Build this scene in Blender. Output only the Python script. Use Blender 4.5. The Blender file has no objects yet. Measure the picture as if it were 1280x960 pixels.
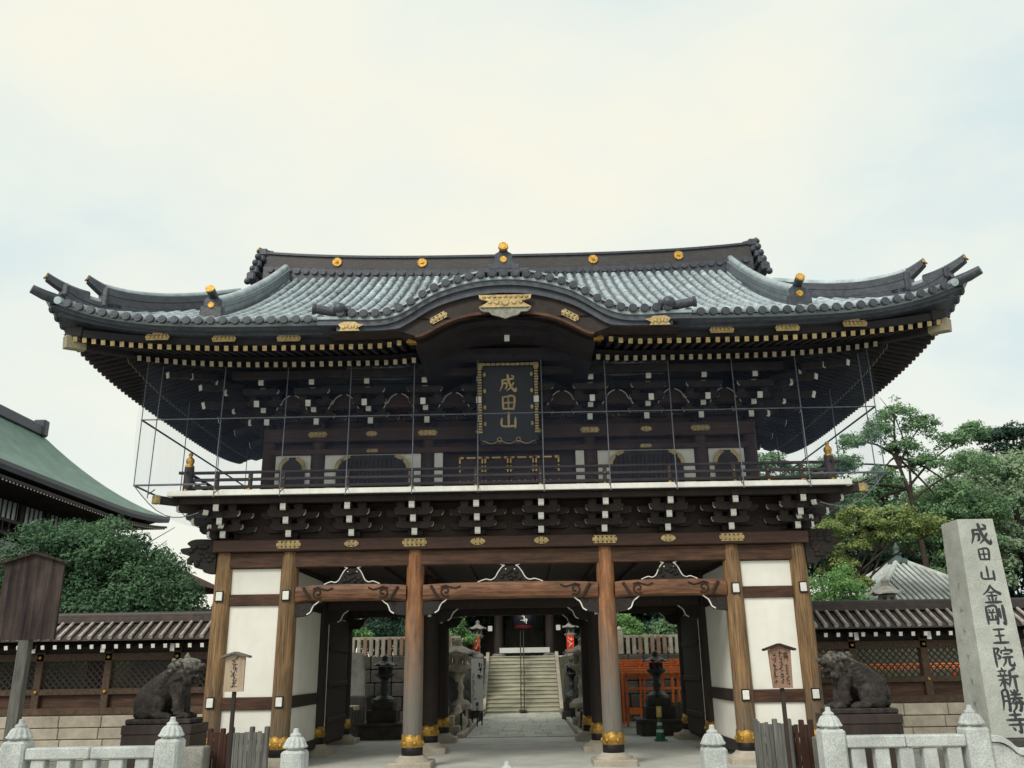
import bpy, math, random
from mathutils import Vector, Matrix, Quaternion, noise as mnoise
random.seed(7)
rad = math.radians
SC = bpy.context.scene
COL = SC.collection

# ------------------------------------------------------------------ camera
cam_d = bpy.data.cameras.new('camera'); cam = bpy.data.objects.new('camera', cam_d); COL.objects.link(cam)
cam_d.sensor_width = 36.0; cam_d.lens = 36.0*1086/1280; cam_d.clip_start = 0.1; cam_d.clip_end = 2000
_p, _y, _r = rad(18.1), rad(0.6), rad(0.9)
_f = Vector((-math.sin(_y)*math.cos(_p), math.cos(_y)*math.cos(_p), math.sin(_p)))
_rt = Vector((math.cos(_y), math.sin(_y), 0)); _u = _rt.cross(_f)
_R = _rt*math.cos(_r)-_u*math.sin(_r); _U = _rt*math.sin(_r)+_u*math.cos(_r)
cam.matrix_world = Matrix(((_R.x,_U.x,-_f.x,0.285),(_R.y,_U.y,-_f.y,-18.0),(_R.z,_U.z,-_f.z,1.8),(0,0,0,1)))
SC.camera = cam

# ------------------------------------------------------------------ sky and sun (bright overcast)
W = bpy.data.worlds.new('World'); SC.world = W; W.use_nodes = True
nt = W.node_tree; nt.nodes.clear()
def nd(t, **k):
    n = nt.nodes.new(t)
    for a, b in k.items(): setattr(n, a, b)
    return n
SUN_EL, SUN_AZ = 43.0, 214.0
sky = nd('ShaderNodeTexSky', sky_type='NISHITA', sun_disc=False, sun_elevation=rad(SUN_EL), sun_rotation=rad(SUN_AZ), air_density=1.0, dust_density=3.0)
skm = nd('ShaderNodeVectorMath', operation='SCALE'); skm.inputs['Scale'].default_value = 0.08
nt.links.new(sky.outputs[0], skm.inputs[0])
tc = nd('ShaderNodeTexCoord'); mp = nd('ShaderNodeMapping'); mp.inputs['Scale'].default_value = (1.0, 1.0, 2.0); mp.inputs['Location'].default_value = (3.3, 0.6, 1.4)
nt.links.new(tc.outputs['Generated'], mp.inputs[0])
nz = nd('ShaderNodeTexNoise'); nz.inputs['Scale'].default_value = 1.7; nz.inputs['Detail'].default_value = 5; nz.inputs['Roughness'].default_value = 0.55
nt.links.new(mp.outputs[0], nz.inputs['Vector'])
rp = nd('ShaderNodeValToRGB'); e = rp.color_ramp.elements
e[0].position = 0.33; e[0].color = (0.435, 0.535, 0.56, 1); e[1].position = 0.66; e[1].color = (0.645, 0.635, 0.545, 1)
m_ = rp.color_ramp.elements.new(0.49); m_.color = (0.575, 0.61, 0.565, 1)
nt.links.new(nz.outputs[0], rp.inputs[0])
mx = nd('ShaderNodeMixRGB'); mx.inputs[0].default_value = 0.93
nt.links.new(skm.outputs[0], mx.inputs[1]); nt.links.new(rp.outputs[0], mx.inputs[2])
bg = nd('ShaderNodeBackground'); bg.inputs[1].default_value = 1.0
nt.links.new(mx.outputs[0], bg.inputs[0])
ow = nd('ShaderNodeOutputWorld'); nt.links.new(bg.outputs[0], ow.inputs[0])

sl = bpy.data.lights.new('sun', 'SUN'); sl.energy = 1.5; sl.angle = rad(22); sl.color = (1.0, 0.96, 0.88)
so = bpy.data.objects.new('sun', sl); COL.objects.link(so)
_d = Vector((math.sin(rad(SUN_AZ))*math.cos(rad(SUN_EL)), math.cos(rad(SUN_AZ))*math.cos(rad(SUN_EL)), math.sin(rad(SUN_EL))))
so.rotation_euler = _d.to_track_quat('Z', 'Y').to_euler()
SC.view_settings.view_transform = 'Standard'; SC.view_settings.look = 'None'
SC.view_settings.exposure = 0.62; SC.view_settings.gamma = 1.0; SC.view_settings.use_curve_mapping = False

# ------------------------------------------------------------------ mesh helpers
class MB:
    def __init__(s): s.v = []; s.f = []; s.m = []; s.s = []
    def add(s, vs, fs, mi=0, sm=False, T=None):
        b = len(s.v)
        if T is not None: vs = [T @ Vector(v) for v in vs]
        s.v.extend([tuple(v) for v in vs])
        for f in fs: s.f.append([i+b for i in f]); s.m.append(mi); s.s.append(sm)
        return s
    def box(s, c, d, mi=0, T=None, ch=0.0, rz=0.0, top=(1, 1)):
        hx, hy, hz = d[0]/2, d[1]/2, d[2]/2; vs = []; fs = []
        if rz:
            R = Matrix.Translation(Vector(c)) @ Matrix.Rotation(rz, 4, 'Z'); c = (0, 0, 0)
            T = R if T is None else T @ R
        def P(x, y, z):
            k = (z/hz+1)/2 if hz else 0
            return (c[0]+x*(1+(top[0]-1)*k), c[1]+y*(1+(top[1]-1)*k), c[2]+z)
        if ch <= 0:
            vs = [P(x, y, z) for z in (-hz, hz) for x, y in ((-hx, -hy), (hx, -hy), (hx, hy), (-hx, hy))]
            fs = [(3,2,1,0),(4,5,6,7),(0,1,5,4),(1,2,6,5),(2,3,7,6),(3,0,4,7)]
        else:
            ch = min(ch, hx*.8, hy*.8, hz*.8)
            idx = {}
            for sx in (-1, 1):
                for sy in (-1, 1):
                    for sz in (-1, 1):
                        for a in range(3):
                            q = [sx*hx, sy*hy, sz*hz]
                            for b in range(3):
                                if b != a: q[b] -= (sx, sy, sz)[b]*ch
                            idx[(sx, sy, sz, a)] = len(vs); vs.append(P(*q))
            def I(a, sa, b, sb, c_, sc, k):
                t = [0, 0, 0]; t[a] = sa; t[b] = sb; t[c_] = sc
                return idx[(t[0], t[1], t[2], k)]
            for a in range(3):
                b, c2 = (a+1) % 3, (a+2) % 3
                for sa in (-1, 1):
                    q = [I(a, sa, b, sb, c2, sc, a) for sb, sc in ((-1,-1),(1,-1),(1,1),(-1,1))]
                    fs.append(q if sa > 0 else q[::-1])
                for sb in (-1, 1):
                    for sc in (-1, 1):
                        q = [I(a,-1,b,sb,c2,sc,b), I(a,1,b,sb,c2,sc,b), I(a,1,b,sb,c2,sc,c2), I(a,-1,b,sb,c2,sc,c2)]
                        fs.append(q if sb*sc < 0 else q[::-1])
            for sx in (-1, 1):
                for sy in (-1, 1):
                    for sz in (-1, 1):
                        q = [idx[(sx, sy, sz, a)] for a in range(3)]
                        fs.append(q if sx*sy*sz > 0 else q[::-1])
        return s.add(vs, fs, mi, False, T)
    def beam(s, a, b, w, h, mi=0, up=(0, 0, 1), ch=0.0):
        a, b = Vector(a), Vector(b); d = b-a; L = d.length; x = d/L
        y = Vector(up).cross(x); y.normalize(); z = x.cross(y)
        T = Matrix(((x.x,y.x,z.x,(a.x+b.x)/2),(x.y,y.y,z.y,(a.y+b.y)/2),(x.z,y.z,z.z,(a.z+b.z)/2),(0,0,0,1)))
        return s.box((0,0,0), (L, w, h), mi, T, ch)
    def tube(s, pts, r, n=8, mi=0, cap=True, sm=True, T=None):
        pts = [Vector(p) for p in pts]; k = len(pts)
        rs = list(r) if isinstance(r, (list, tuple)) else [r]*k
        t0 = (pts[1]-pts[0]).normalized()
        u = t0.orthogonal().normalized(); vs = []; fs = []
        for i in range(k):
            t = (pts[min(i+1, k-1)]-pts[max(i-1, 0)]).normalized()
            u = (u-t*u.dot(t)).normalized(); w = t.cross(u)
            for j in range(n):
                a = 2*math.pi*j/n; vs.append(pts[i]+(u*math.cos(a)+w*math.sin(a))*rs[i])
        for i in range(k-1):
            for j in range(n):
                j2 = (j+1) % n; fs.append((i*n+j, i*n+j2, (i+1)*n+j2, (i+1)*n+j))
        s.add(vs, fs, mi, sm, T)
        if cap:
            s.add(vs[:n], [tuple(range(n))[::-1]], mi, False, T); s.add(vs[-n:], [tuple(range(n))], mi, False, T)
        return s
    def lathe(s, prof, n=16, c=(0,0,0), mi=0, sm=True, fl=None, T=None, ph=0.0):
        vs = []; fs = []
        for (r, z) in prof:
            for j in range(n):
                a = 2*math.pi*j/n+ph; q = r*(fl(a, z) if fl else 1)
                vs.append((c[0]+q*math.cos(a), c[1]+q*math.sin(a), c[2]+z))
        k = len(prof)
        for i in range(k-1):
            for j in range(n):
                j2 = (j+1) % n; fs.append((i*n+j, i*n+j2, (i+1)*n+j2, (i+1)*n+j))
        s.add(vs, fs, mi, sm, T)
        s.add(vs[:n], [tuple(range(n))[::-1]], mi, False, T); s.add(vs[-n:], [tuple(range(n))], mi, False, T)
        return s
    def prism(s, poly, d, T=None, mi=0, side=None):
        """poly in local XY, pushed along local Z from 0 to d"""
        n = len(poly); vs = [(x, y, 0) for x, y in poly]+[(x, y, d) for x, y in poly]
        s.add(vs, [tuple(range(n))[::-1], tuple(range(n, 2*n))], mi, False, T)
        s.add(vs, [(i, (i+1) % n, n+(i+1) % n, n+i) for i in range(n)], mi if side is None else side, False, T)
        return s
    def sweep(s, prof, path, side, up, mi=0, sm=False, cap=True):
        """prof [(a,b)] closed: a along side vector, b along up vector, per path point"""
        k, n = len(path), len(prof); vs = []; fs = []
        for i in range(k):
            sd = Vector(side[i] if isinstance(side, list) else side); uu = Vector(up[i] if isinstance(up, list) else up); P = Vector(path[i])
            for a, b in prof: vs.append(P+sd*a+uu*b)
        for i in range(k-1):
            for j in range(n):
                j2 = (j+1) % n; fs.append((i*n+j, i*n+j2, (i+1)*n+j2, (i+1)*n+j))
        s.add(vs, fs, mi, sm)
        if cap:
            s.add(vs[:n], [tuple(range(n))[::-1]], mi); s.add(vs[-n:], [tuple(range(n))], mi)
        return s
    def grid(s, fn, nu, nv, mi=0, sm=True):
        vs = [fn(i/nu, j/nv) for j in range(nv+1) for i in range(nu+1)]
        fs = [(j*(nu+1)+i, j*(nu+1)+i+1, (j+1)*(nu+1)+i+1, (j+1)*(nu+1)+i) for j in range(nv) for i in range(nu)]
        return s.add(vs, fs, mi, sm)
    def ball(s, c, r, nu=12, nv=8, mi=0, T=None):
        rx, ry, rz = r if isinstance(r, (tuple, list)) else (r, r, r); vs = [(c[0], c[1], c[2]-rz)]; fs = []
        for i in range(1, nv):
            t = math.pi*i/nv
            for j in range(nu):
                a = 2*math.pi*j/nu; vs.append((c[0]+rx*math.sin(t)*math.cos(a), c[1]+ry*math.sin(t)*math.sin(a), c[2]-rz*math.cos(t)))
        vs.append((c[0], c[1], c[2]+rz)); L = len(vs)-1
        for j in range(nu):
            fs.append((0, 1+(j+1) % nu, 1+j))
            for i in range(nv-2):
                a = 1+i*nu; fs.append((a+j, a+(j+1) % nu, a+nu+(j+1) % nu, a+nu+j))
            fs.append((L, L-nu+j, L-nu+(j+1) % nu))
        return s.add(vs, fs, mi, True, T)
    def mesh(s, name, mats):
        me = bpy.data.meshes.new(name); me.from_pydata(s.v, [], s.f)
        for m in (mats if isinstance(mats, (list, tuple)) else [mats]): me.materials.append(m)
        me.polygons.foreach_set('material_index', s.m); me.polygons.foreach_set('use_smooth', s.s)
        me.update(); return me
    def build(s, name, mats, parent=None, loc=(0,0,0), rot=None):
        return put(name, s.mesh(name, mats), parent, loc, rot)

def put(name, me, parent=None, loc=(0,0,0), rot=None, scale=None):
    o = bpy.data.objects.new(name, me); COL.objects.link(o)
    if parent: o.parent = parent
    o.location = loc
    if rot is not None: o.rotation_euler = rot
    if scale is not None: o.scale = scale
    return o
def tag(o, label, cat, group=None):
    o['label'] = label; o['category'] = cat
    if group: o['group'] = group
    return o
def thing(name, label, cat, loc=(0,0,0), rz=0.0, group=None):
    o = bpy.data.objects.new(name, None); COL.objects.link(o); o.location = loc; o.rotation_euler = (0, 0, rz)
    o.empty_display_size = 0.2
    return tag(o, label, cat, group)
def struct(o, kind='structure'): o['kind'] = kind; return o
def copy_tree(o, parent=None, loc=None, rz=None):
    kids = list(o.children); c = o.copy(); COL.objects.link(c); c.parent = parent
    if loc is not None: c.location = loc
    if rz is not None: c.rotation_euler = (0, 0, rz)
    for k in kids: copy_tree(k, c)
    return c
def lerp(a, b, t): return a+(b-a)*t
def interp(x, xs, ys):
    if x <= xs[0]: return ys[0]
    for i in range(len(xs)-1):
        if x <= xs[i+1]:
            t = (x-xs[i])/(xs[i+1]-xs[i]); return lerp(ys[i], ys[i+1], t)
    return ys[-1]
def catmull(p, n=6):
    out = []; P = [p[0]]+list(p)+[p[-1]]
    for i in range(1, len(P)-2):
        for k in range(n):
            t = k/n; q = []
            for c in range(len(p[0])):
                a, b, d, e2 = P[i-1][c], P[i][c], P[i+1][c], P[i+2][c]
                q.append(0.5*(2*b+(d-a)*t+(2*a-5*b+4*d-e2)*t*t+(3*b-a-3*d+e2)*t**3))
            out.append(tuple(q))
    out.append(tuple(p[-1])); return out
XZ = Matrix(((1,0,0,0),(0,0,-1,0),(0,1,0,0),(0,0,0,1)))   # local XY drawn upright, local Z towards the viewer (-Y)

# ------------------------------------------------------------------ materials
def mat(name, c1, c2=None, scale=6.0, stretch=(1,1,1), rough=0.7, bump=0.15, bscale=30.0, metal=0.0, spec=0.3, detail=6.0, var=0.12, mid=None, extra=None, lo=0.3, hi=0.7, bstretch=None, grime=0.22, gscale=0.9, gstretch=(1,1,1)):
    m = bpy.data.materials.new(name); m.use_nodes = True; t = m.node_tree; N = t.nodes; L = t.links
    b = N['Principled BSDF']; b.inputs['Roughness'].default_value = rough; b.inputs['Metallic'].default_value = metal
    b.inputs['Specular IOR Level'].default_value = spec
    g = N.new('ShaderNodeNewGeometry'); mp = N.new('ShaderNodeMapping'); mp.inputs['Scale'].default_value = stretch
    L.new(g.outputs['Position'], mp.inputs[0])
    n = N.new('ShaderNodeTexNoise'); n.inputs['Scale'].default_value = scale; n.inputs['Detail'].default_value = detail; n.inputs['Roughness'].default_value = 0.6
    L.new(mp.outputs[0], n.inputs['Vector'])
    r = N.new('ShaderNodeValToRGB'); e = r.color_ramp.elements; c2 = c2 or tuple(x*0.7 for x in c1)
    e[0].position = lo; e[0].color = (*c2, 1); e[1].position = hi; e[1].color = (*c1, 1)
    if mid: q = r.color_ramp.elements.new((lo+hi)/2); q.color = (*mid, 1)
    L.new(n.outputs[0], r.inputs[0])
    oi = N.new('ShaderNodeObjectInfo'); mr = N.new('ShaderNodeMapRange'); mr.inputs['To Min'].default_value = 1-var; mr.inputs['To Max'].default_value = 1+var
    L.new(oi.outputs['Random'], mr.inputs[0])
    vm = N.new('ShaderNodeVectorMath'); vm.operation = 'SCALE'; L.new(r.outputs[0], vm.inputs[0]); L.new(mr.outputs[0], vm.inputs['Scale'])
    gn = N.new('ShaderNodeTexNoise'); gn.inputs['Scale'].default_value = gscale; gn.inputs['Detail'].default_value = 5; gn.inputs['Roughness'].default_value = 0.65; gm = N.new('ShaderNodeMapping'); gm.inputs['Scale'].default_value = gstretch; L.new(g.outputs['Position'], gm.inputs[0]); L.new(gm.outputs[0], gn.inputs['Vector'])
    gr = N.new('ShaderNodeMapRange'); gr.inputs['From Min'].default_value = 0.3; gr.inputs['From Max'].default_value = 0.7; gr.inputs['To Min'].default_value = 1-grime; gr.inputs['To Max'].default_value = 1+grime*0.6
    L.new(gn.outputs[0], gr.inputs[0]); vg = N.new('ShaderNodeVectorMath'); vg.operation = 'SCALE'; L.new(vm.outputs[0], vg.inputs[0]); L.new(gr.outputs[0], vg.inputs['Scale'])
    out = vg.outputs[0]
    if extra: out = extra(N, L, g, out)
    L.new(out, b.inputs['Base Color'])
    if bump:
        n2 = N.new('ShaderNodeTexNoise'); n2.inputs['Scale'].default_value = bscale; n2.inputs['Detail'].default_value = 4
        mp2 = N.new('ShaderNodeMapping'); mp2.inputs['Scale'].default_value = bstretch or stretch; L.new(g.outputs['Position'], mp2.inputs[0]); L.new(mp2.outputs[0], n2.inputs['Vector'])
        bp = N.new('ShaderNodeBump'); bp.inputs['Strength'].default_value = bump; bp.inputs['Distance'].default_value = 0.02
        L.new(n2.outputs[0], bp.inputs['Height']); L.new(bp.outputs[0], b.inputs['Normal'])
        rr = N.new('ShaderNodeMapRange'); rr.inputs['To Min'].default_value = max(0, rough-0.1); rr.inputs['To Max'].default_value = min(1, rough+0.12)
        L.new(n.outputs[0], rr.inputs[0]); L.new(rr.outputs[0], b.inputs['Roughness'])
    return m
def weathered(z0, z1, col, amount=0.9):
    """bare grey weathering on the wood between heights z0 (full) and z1 (none), ragged by noise"""
    def ex(N, L, g, out):
        sp = N.new('ShaderNodeSeparateXYZ'); L.new(g.outputs['Position'], sp.inputs[0])
        nn = N.new('ShaderNodeTexNoise'); nn.inputs['Scale'].default_value = 3.0; nn.inputs['Detail'].default_value = 6
        mp = N.new('ShaderNodeMapping'); mp.inputs['Scale'].default_value = (5, 5, 0.7); L.new(g.outputs['Position'], mp.inputs[0]); L.new(mp.outputs[0], nn.inputs['Vector'])
        ma = N.new('ShaderNodeMath'); ma.operation = 'MULTIPLY_ADD'; ma.inputs[1].default_value = 2.2; L.new(nn.outputs[0], ma.inputs[0]); L.new(sp.outputs['Z'], ma.inputs[2])
        mr = N.new('ShaderNodeMapRange'); mr.inputs['From Min'].default_value = z0+1.1; mr.inputs['From Max'].default_value = z1+1.1; mr.inputs['To Min'].default_value = amount; mr.inputs['To Max'].default_value = 0
        L.new(ma.outputs[0], mr.inputs[0])
        mx = N.new('ShaderNodeMixRGB'); mx.inputs[2].default_value = (*col, 1); L.new(mr.outputs[0], mx.inputs[0]); L.new(out, mx.inputs[1])
        return mx.outputs[0]
    return ex
def cracks(inner, strength=0.3):
    def ex(N, L, g, out):
        out = inner(N, L, g, out)
        nn = N.new('ShaderNodeTexNoise'); nn.inputs['Scale'].default_value = 3.0; nn.inputs['Detail'].default_value = 3
        oi = N.new('ShaderNodeObjectInfo'); ad = N.new('ShaderNodeVectorMath'); ad.operation = 'ADD'; mp = N.new('ShaderNodeMapping'); mp.inputs['Scale'].default_value = (16, 16, 0.35)
        L.new(g.outputs['Position'], ad.inputs[0]); L.new(oi.outputs['Location'], ad.inputs[1]); L.new(ad.outputs[0], mp.inputs[0]); L.new(mp.outputs[0], nn.inputs['Vector'])
        mr = N.new('ShaderNodeMapRange'); mr.inputs['From Min'].default_value = 0.60; mr.inputs['From Max'].default_value = 0.68; mr.inputs['To Min'].default_value = 1.0; mr.inputs['To Max'].default_value = strength; L.new(nn.outputs[0], mr.inputs[0])
        vm = N.new('ShaderNodeVectorMath'); vm.operation = 'SCALE'; L.new(out, vm.inputs[0]); L.new(mr.outputs[0], vm.inputs['Scale']); return vm.outputs[0]
    return ex
def streaks(amt=0.10):
    def ex(N, L, g, out):
        nn = N.new('ShaderNodeTexNoise'); nn.inputs['Scale'].default_value = 4.0; nn.inputs['Detail'].default_value = 6; mp = N.new('ShaderNodeMapping'); mp.inputs['Scale'].default_value = (1.6, 1.6, 0.4)
        L.new(g.outputs['Position'], mp.inputs[0]); L.new(mp.outputs[0], nn.inputs['Vector'])
        mr = N.new('ShaderNodeMapRange'); mr.inputs['From Min'].default_value = 0.5; mr.inputs['From Max'].default_value = 0.75; mr.inputs['To Min'].default_value = 0.0; mr.inputs['To Max'].default_value = 1.0; L.new(nn.outputs[0], mr.inputs[0])
        mx = N.new('ShaderNodeMixRGB'); mx.inputs[2].default_value = (0.60, 0.56, 0.46, 1); ml = N.new('ShaderNodeMath'); ml.operation = 'MULTIPLY'; ml.inputs[1].default_value = amt*3; L.new(mr.outputs[0], ml.inputs[0]); L.new(ml.outputs[0], mx.inputs[0]); L.new(out, mx.inputs[1]); return mx.outputs[0]
    return ex
def speckle(amt=0.35, scale=160.0):
    def ex(N, L, g, out):
        nn = N.new('ShaderNodeTexNoise'); nn.inputs['Scale'].default_value = scale; nn.inputs['Detail'].default_value = 2; L.new(g.outputs['Position'], nn.inputs['Vector'])
        mr = N.new('ShaderNodeMapRange'); mr.inputs['From Min'].default_value = 0.3; mr.inputs['From Max'].default_value = 0.7; mr.inputs['To Min'].default_value = 1-amt; mr.inputs['To Max'].default_value = 1+amt
        L.new(nn.outputs[0], mr.inputs[0])
        vm = N.new('ShaderNodeVectorMath'); vm.operation = 'SCALE'; L.new(out, vm.inputs[0]); L.new(mr.outputs[0], vm.inputs['Scale'])
        return vm.outputs[0]
    return ex
def lichen(z0, z1):
    def ex(N, L, g, out):
        sp = N.new('ShaderNodeSeparateXYZ'); L.new(g.outputs['Position'], sp.inputs[0])
        nn = N.new('ShaderNodeTexNoise'); nn.inputs['Scale'].default_value = 16.0; nn.inputs['Detail'].default_value = 5; L.new(g.outputs['Position'], nn.inputs['Vector'])
        ma = N.new('ShaderNodeMath'); ma.operation = 'MULTIPLY_ADD'; ma.inputs[1].default_value = 0.9; L.new(nn.outputs[0], ma.inputs[0]); L.new(sp.outputs['Z'], ma.inputs[2])
        mr = N.new('ShaderNodeMapRange'); mr.inputs['From Min'].default_value = z0+0.47; mr.inputs['From Max'].default_value = z1+0.62; mr.inputs['To Max'].default_value = 0.5; L.new(ma.outputs[0], mr.inputs[0])
        mx = N.new('ShaderNodeMixRGB'); mx.inputs[2].default_value = (0.36, 0.36, 0.31, 1); L.new(mr.outputs[0], mx.inputs[0]); L.new(out, mx.inputs[1])
        return mx.outputs[0]
    return ex
M = {}
M['wood_col'] = mat('wood_col', (0.42,0.195,0.085), (0.17,0.07,0.035), 4.0, (7,7,0.45), 0.6, 0.3, 12, extra=cracks(weathered(1.15, 3.1, (0.16,0.15,0.13), 0.95), 0.45), var=0.05, grime=0.5, gscale=4.5, gstretch=(1.6,1.6,0.5))
M['wood_out'] = mat('wood_out', (0.34,0.205,0.095), (0.10,0.06,0.032), 5.0, (8,8,0.35), 0.65, 0.35, 12, extra=cracks(weathered(0.2, 1.8, (0.12,0.105,0.085), 0.75), 0.35), var=0.12, grime=0.45, gscale=4.0, gstretch=(2,2,0.3))
M['wood_in'] = mat('wood_in', (0.046,0.032,0.026), (0.020,0.015,0.014), 4.0, (6,6,0.5), 0.7, 0.2, 12)  # darker copy of the column wood, passage shade put into the colour
M['wood_beam'] = mat('wood_beam', (0.125,0.058,0.032), (0.03,0.017,0.013), 4.0, (0.5,6,6), 0.6, 0.3, 12, var=0.06, grime=0.5, gscale=2.5, gstretch=(0.5,1.5,1.5))
M['wood_koryo'] = mat('wood_koryo', (0.27,0.125,0.065), (0.07,0.036,0.022), 4.0, (0.7,7,7), 0.5, 0.3, 12, var=0.05, grime=0.45, gscale=3.0, gstretch=(0.6,1.5,1.5))
M['wood_red'] = mat('wood_red', (0.085,0.041,0.028), (0.034,0.019,0.016), 4.0, (0.6,6,6), 0.6, 0.25, 12, grime=0.35)
M['wood_dark'] = mat('wood_dark', (0.050,0.034,0.029), (0.022,0.017,0.017), 5.0, (1,1,1), 0.65, 0.25, 20, grime=0.35)
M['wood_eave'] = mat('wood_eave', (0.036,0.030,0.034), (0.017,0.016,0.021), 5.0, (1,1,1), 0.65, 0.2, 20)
M['carve'] = mat('carve', (0.035,0.027,0.022), (0.013,0.011,0.011), 14.0, (1,1,1), 0.7, 0.5, 30)
M['carve_line'] = mat('carve_line', (0.045,0.028,0.02), (0.03,0.02,0.016), 14.0, rough=0.8, bump=0)
M['plaster'] = mat('plaster', (0.84,0.825,0.755), (0.78,0.76,0.69), 1.6, rough=0.85, bump=0.05, bscale=40, spec=0.1, var=0.02, grime=0.07, extra=streaks(0.07))
M['white_paint'] = mat('white_paint', (0.84,0.83,0.78), (0.70,0.69,0.64), 9.0, rough=0.7, bump=0.05, spec=0.2, var=0.06, grime=0.12)
M['gold'] = mat('gold', (0.70,0.43,0.10), (0.34,0.18,0.035), 22.0, rough=0.38, bump=0.6, bscale=60, metal=0.75, spec=0.5, var=0.08, grime=0.4, gscale=7.0)
M['gold_pale'] = mat('gold_pale', (0.70,0.53,0.245), (0.30,0.20,0.08), 42.0, rough=0.42, bump=0.5, bscale=70, metal=0.15, spec=0.5, var=0.14, grime=0.35, gscale=6.0)
M['gold_dark'] = mat('gold_dark', (0.10,0.06,0.03), (0.06,0.035,0.02), 30.0, rough=0.6, bump=0.2, metal=0.2)
M['black_metal'] = mat('black_metal', (0.022,0.02,0.022), (0.015,0.014,0.015), 10.0, rough=0.45, bump=0.1, metal=0.3)
M['tile'] = mat('tile', (0.45,0.525,0.55), (0.24,0.295,0.32), 5.0, (1,1,1), 0.33, 0.3, 35, spec=0.6, var=0.17, mid=(0.36,0.43,0.455), grime=0.35, gscale=1.6)
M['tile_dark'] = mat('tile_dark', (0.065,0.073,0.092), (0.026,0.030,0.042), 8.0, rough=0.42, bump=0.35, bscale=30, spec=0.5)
M['ridge'] = mat('ridge', (0.07,0.06,0.06), (0.03,0.028,0.032), 8.0, (0.6,3,6), 0.5, 0.3, 30, spec=0.4)
M['tile_brown'] = mat('tile_brown', (0.085,0.06,0.052), (0.035,0.026,0.025), 6.0, rough=0.5, bump=0.25, bscale=30, spec=0.4, var=0.15)
M['granite'] = mat('granite', (0.46,0.475,0.43), (0.36,0.375,0.34), 5.0, rough=0.8, bump=0.25, bscale=90, spec=0.2, var=0.05, extra=speckle(0.35, 120))
M['granite_post'] = mat('granite_post', (0.50,0.52,0.50), (0.42,0.44,0.43), 4.0, rough=0.75, bump=0.15, bscale=90, spec=0.2, var=0.06, extra=speckle(0.3, 110), grime=0.30, gscale=3.0)
M['stone_cream'] = mat('stone_cream', (0.47,0.42,0.34), (0.33,0.29,0.235), 4.0, rough=0.85, bump=0.3, bscale=50, spec=0.15, var=0.12, extra=speckle(0.2, 90))
M['stone_grey'] = mat('stone_grey', (0.30,0.29,0.26), (0.17,0.165,0.15), 4.0, rough=0.85, bump=0.5, bscale=30, spec=0.15, var=0.15, extra=speckle(0.25, 80))
M['stone_pale'] = mat('stone_pale', (0.52,0.46,0.37), (0.30,0.26,0.21), 5.0, rough=0.85, bump=0.5, bscale=30, spec=0.15, var=0.1)
M['stone_dark'] = mat('stone_dark', (0.07,0.064,0.056), (0.028,0.026,0.025), 5.0, rough=0.75, bump=0.5, bscale=25, spec=0.25, var=0.2)
M['lion'] = mat('lion', (0.085,0.07,0.06), (0.018,0.016,0.016), 7.0, rough=0.75, bump=1.0, bscale=24, spec=0.25, mid=(0.04,0.033,0.03), var=0.05, extra=lichen(1.80, 1.95))
M['lichen'] = mat('lichen', (0.40,0.40,0.34), (0.2,0.19,0.16), 12.0, rough=0.85, bump=0.6, bscale=28)
M['plinth'] = mat('plinth', (0.055,0.038,0.032), (0.028,0.021,0.02), 3.0, (3,3,0.8), 0.6, 0.2, 30, spec=0.3)
M['bronze'] = mat('bronze', (0.055,0.06,0.055), (0.025,0.028,0.027), 9.0, rough=0.5, bump=0.3, bscale=40, metal=0.3, spec=0.5)
M['bronze_green'] = mat('bronze_green', (0.11,0.17,0.15), (0.05,0.075,0.07), 9.0, rough=0.6, bump=0.3, bscale=40, metal=0.1)
M['copper_green'] = mat('copper_green', (0.155,0.24,0.195), (0.105,0.17,0.145), 1.2, (1,1,3), 0.65, 0.15, 6, spec=0.3)
M['copper_pale'] = mat('copper_pale', (0.34,0.56,0.48), (0.26,0.44,0.38), 2.0, rough=0.7, bump=0.1)
M['board_grey'] = mat('board_grey', (0.21,0.205,0.19), (0.085,0.083,0.078), 5.0, (9,9,0.5), 0.85, 0.5, 14, spec=0.1, var=0.22)
M['board_brown'] = mat('board_brown', (0.085,0.042,0.03), (0.038,0.022,0.018), 5.0, (9,9,0.5), 0.8, 0.4, 14, spec=0.15, var=0.2)
M['board_sign'] = mat('board_sign', (0.10,0.078,0.072), (0.02,0.018,0.022), 2.6, (5,5,0.3), 0.85, 0.4, 14, spec=0.1, var=0.03, mid=(0.058,0.042,0.039), grime=0.55)
M['board_tan'] = mat('board_tan', (0.47,0.37,0.27), (0.33,0.25,0.18), 4.0, (8,8,0.5), 0.75, 0.2, 14, spec=0.15)
M['ink'] = mat('ink', (0.02,0.02,0.022), (0.014,0.014,0.016), 10, rough=0.7, bump=0)
M['ink_stone'] = mat('ink_stone', (0.05,0.055,0.06), (0.035,0.038,0.042), 30, rough=0.85, bump=0)
M['ink_faint'] = mat('ink_faint', (0.22,0.235,0.23), (0.16,0.17,0.17), 30, rough=0.85, bump=0)
M['vermilion'] = mat('vermilion', (0.92,0.22,0.04), (0.75,0.14,0.025), 4.0, rough=0.55, bump=0.1, spec=0.3)
M['vermilion_roof'] = mat('vermilion_roof', (0.95,0.30,0.075), (0.75,0.18,0.05), 4.0, rough=0.6, bump=0.15)
M['red_cloth'] = mat('red_cloth', (0.72,0.07,0.03), (0.6,0.05,0.02), 6.0, rough=0.8, bump=0.1, spec=0.1)
M['sign_white'] = mat('sign_white', (0.80,0.80,0.76), (0.72,0.72,0.68), 3.0, rough=0.6, bump=0.0)
M['sign_blue'] = mat('sign_blue', (0.03,0.17,0.5), (0.02,0.12,0.4), 3.0, rough=0.6, bump=0.0)
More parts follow.
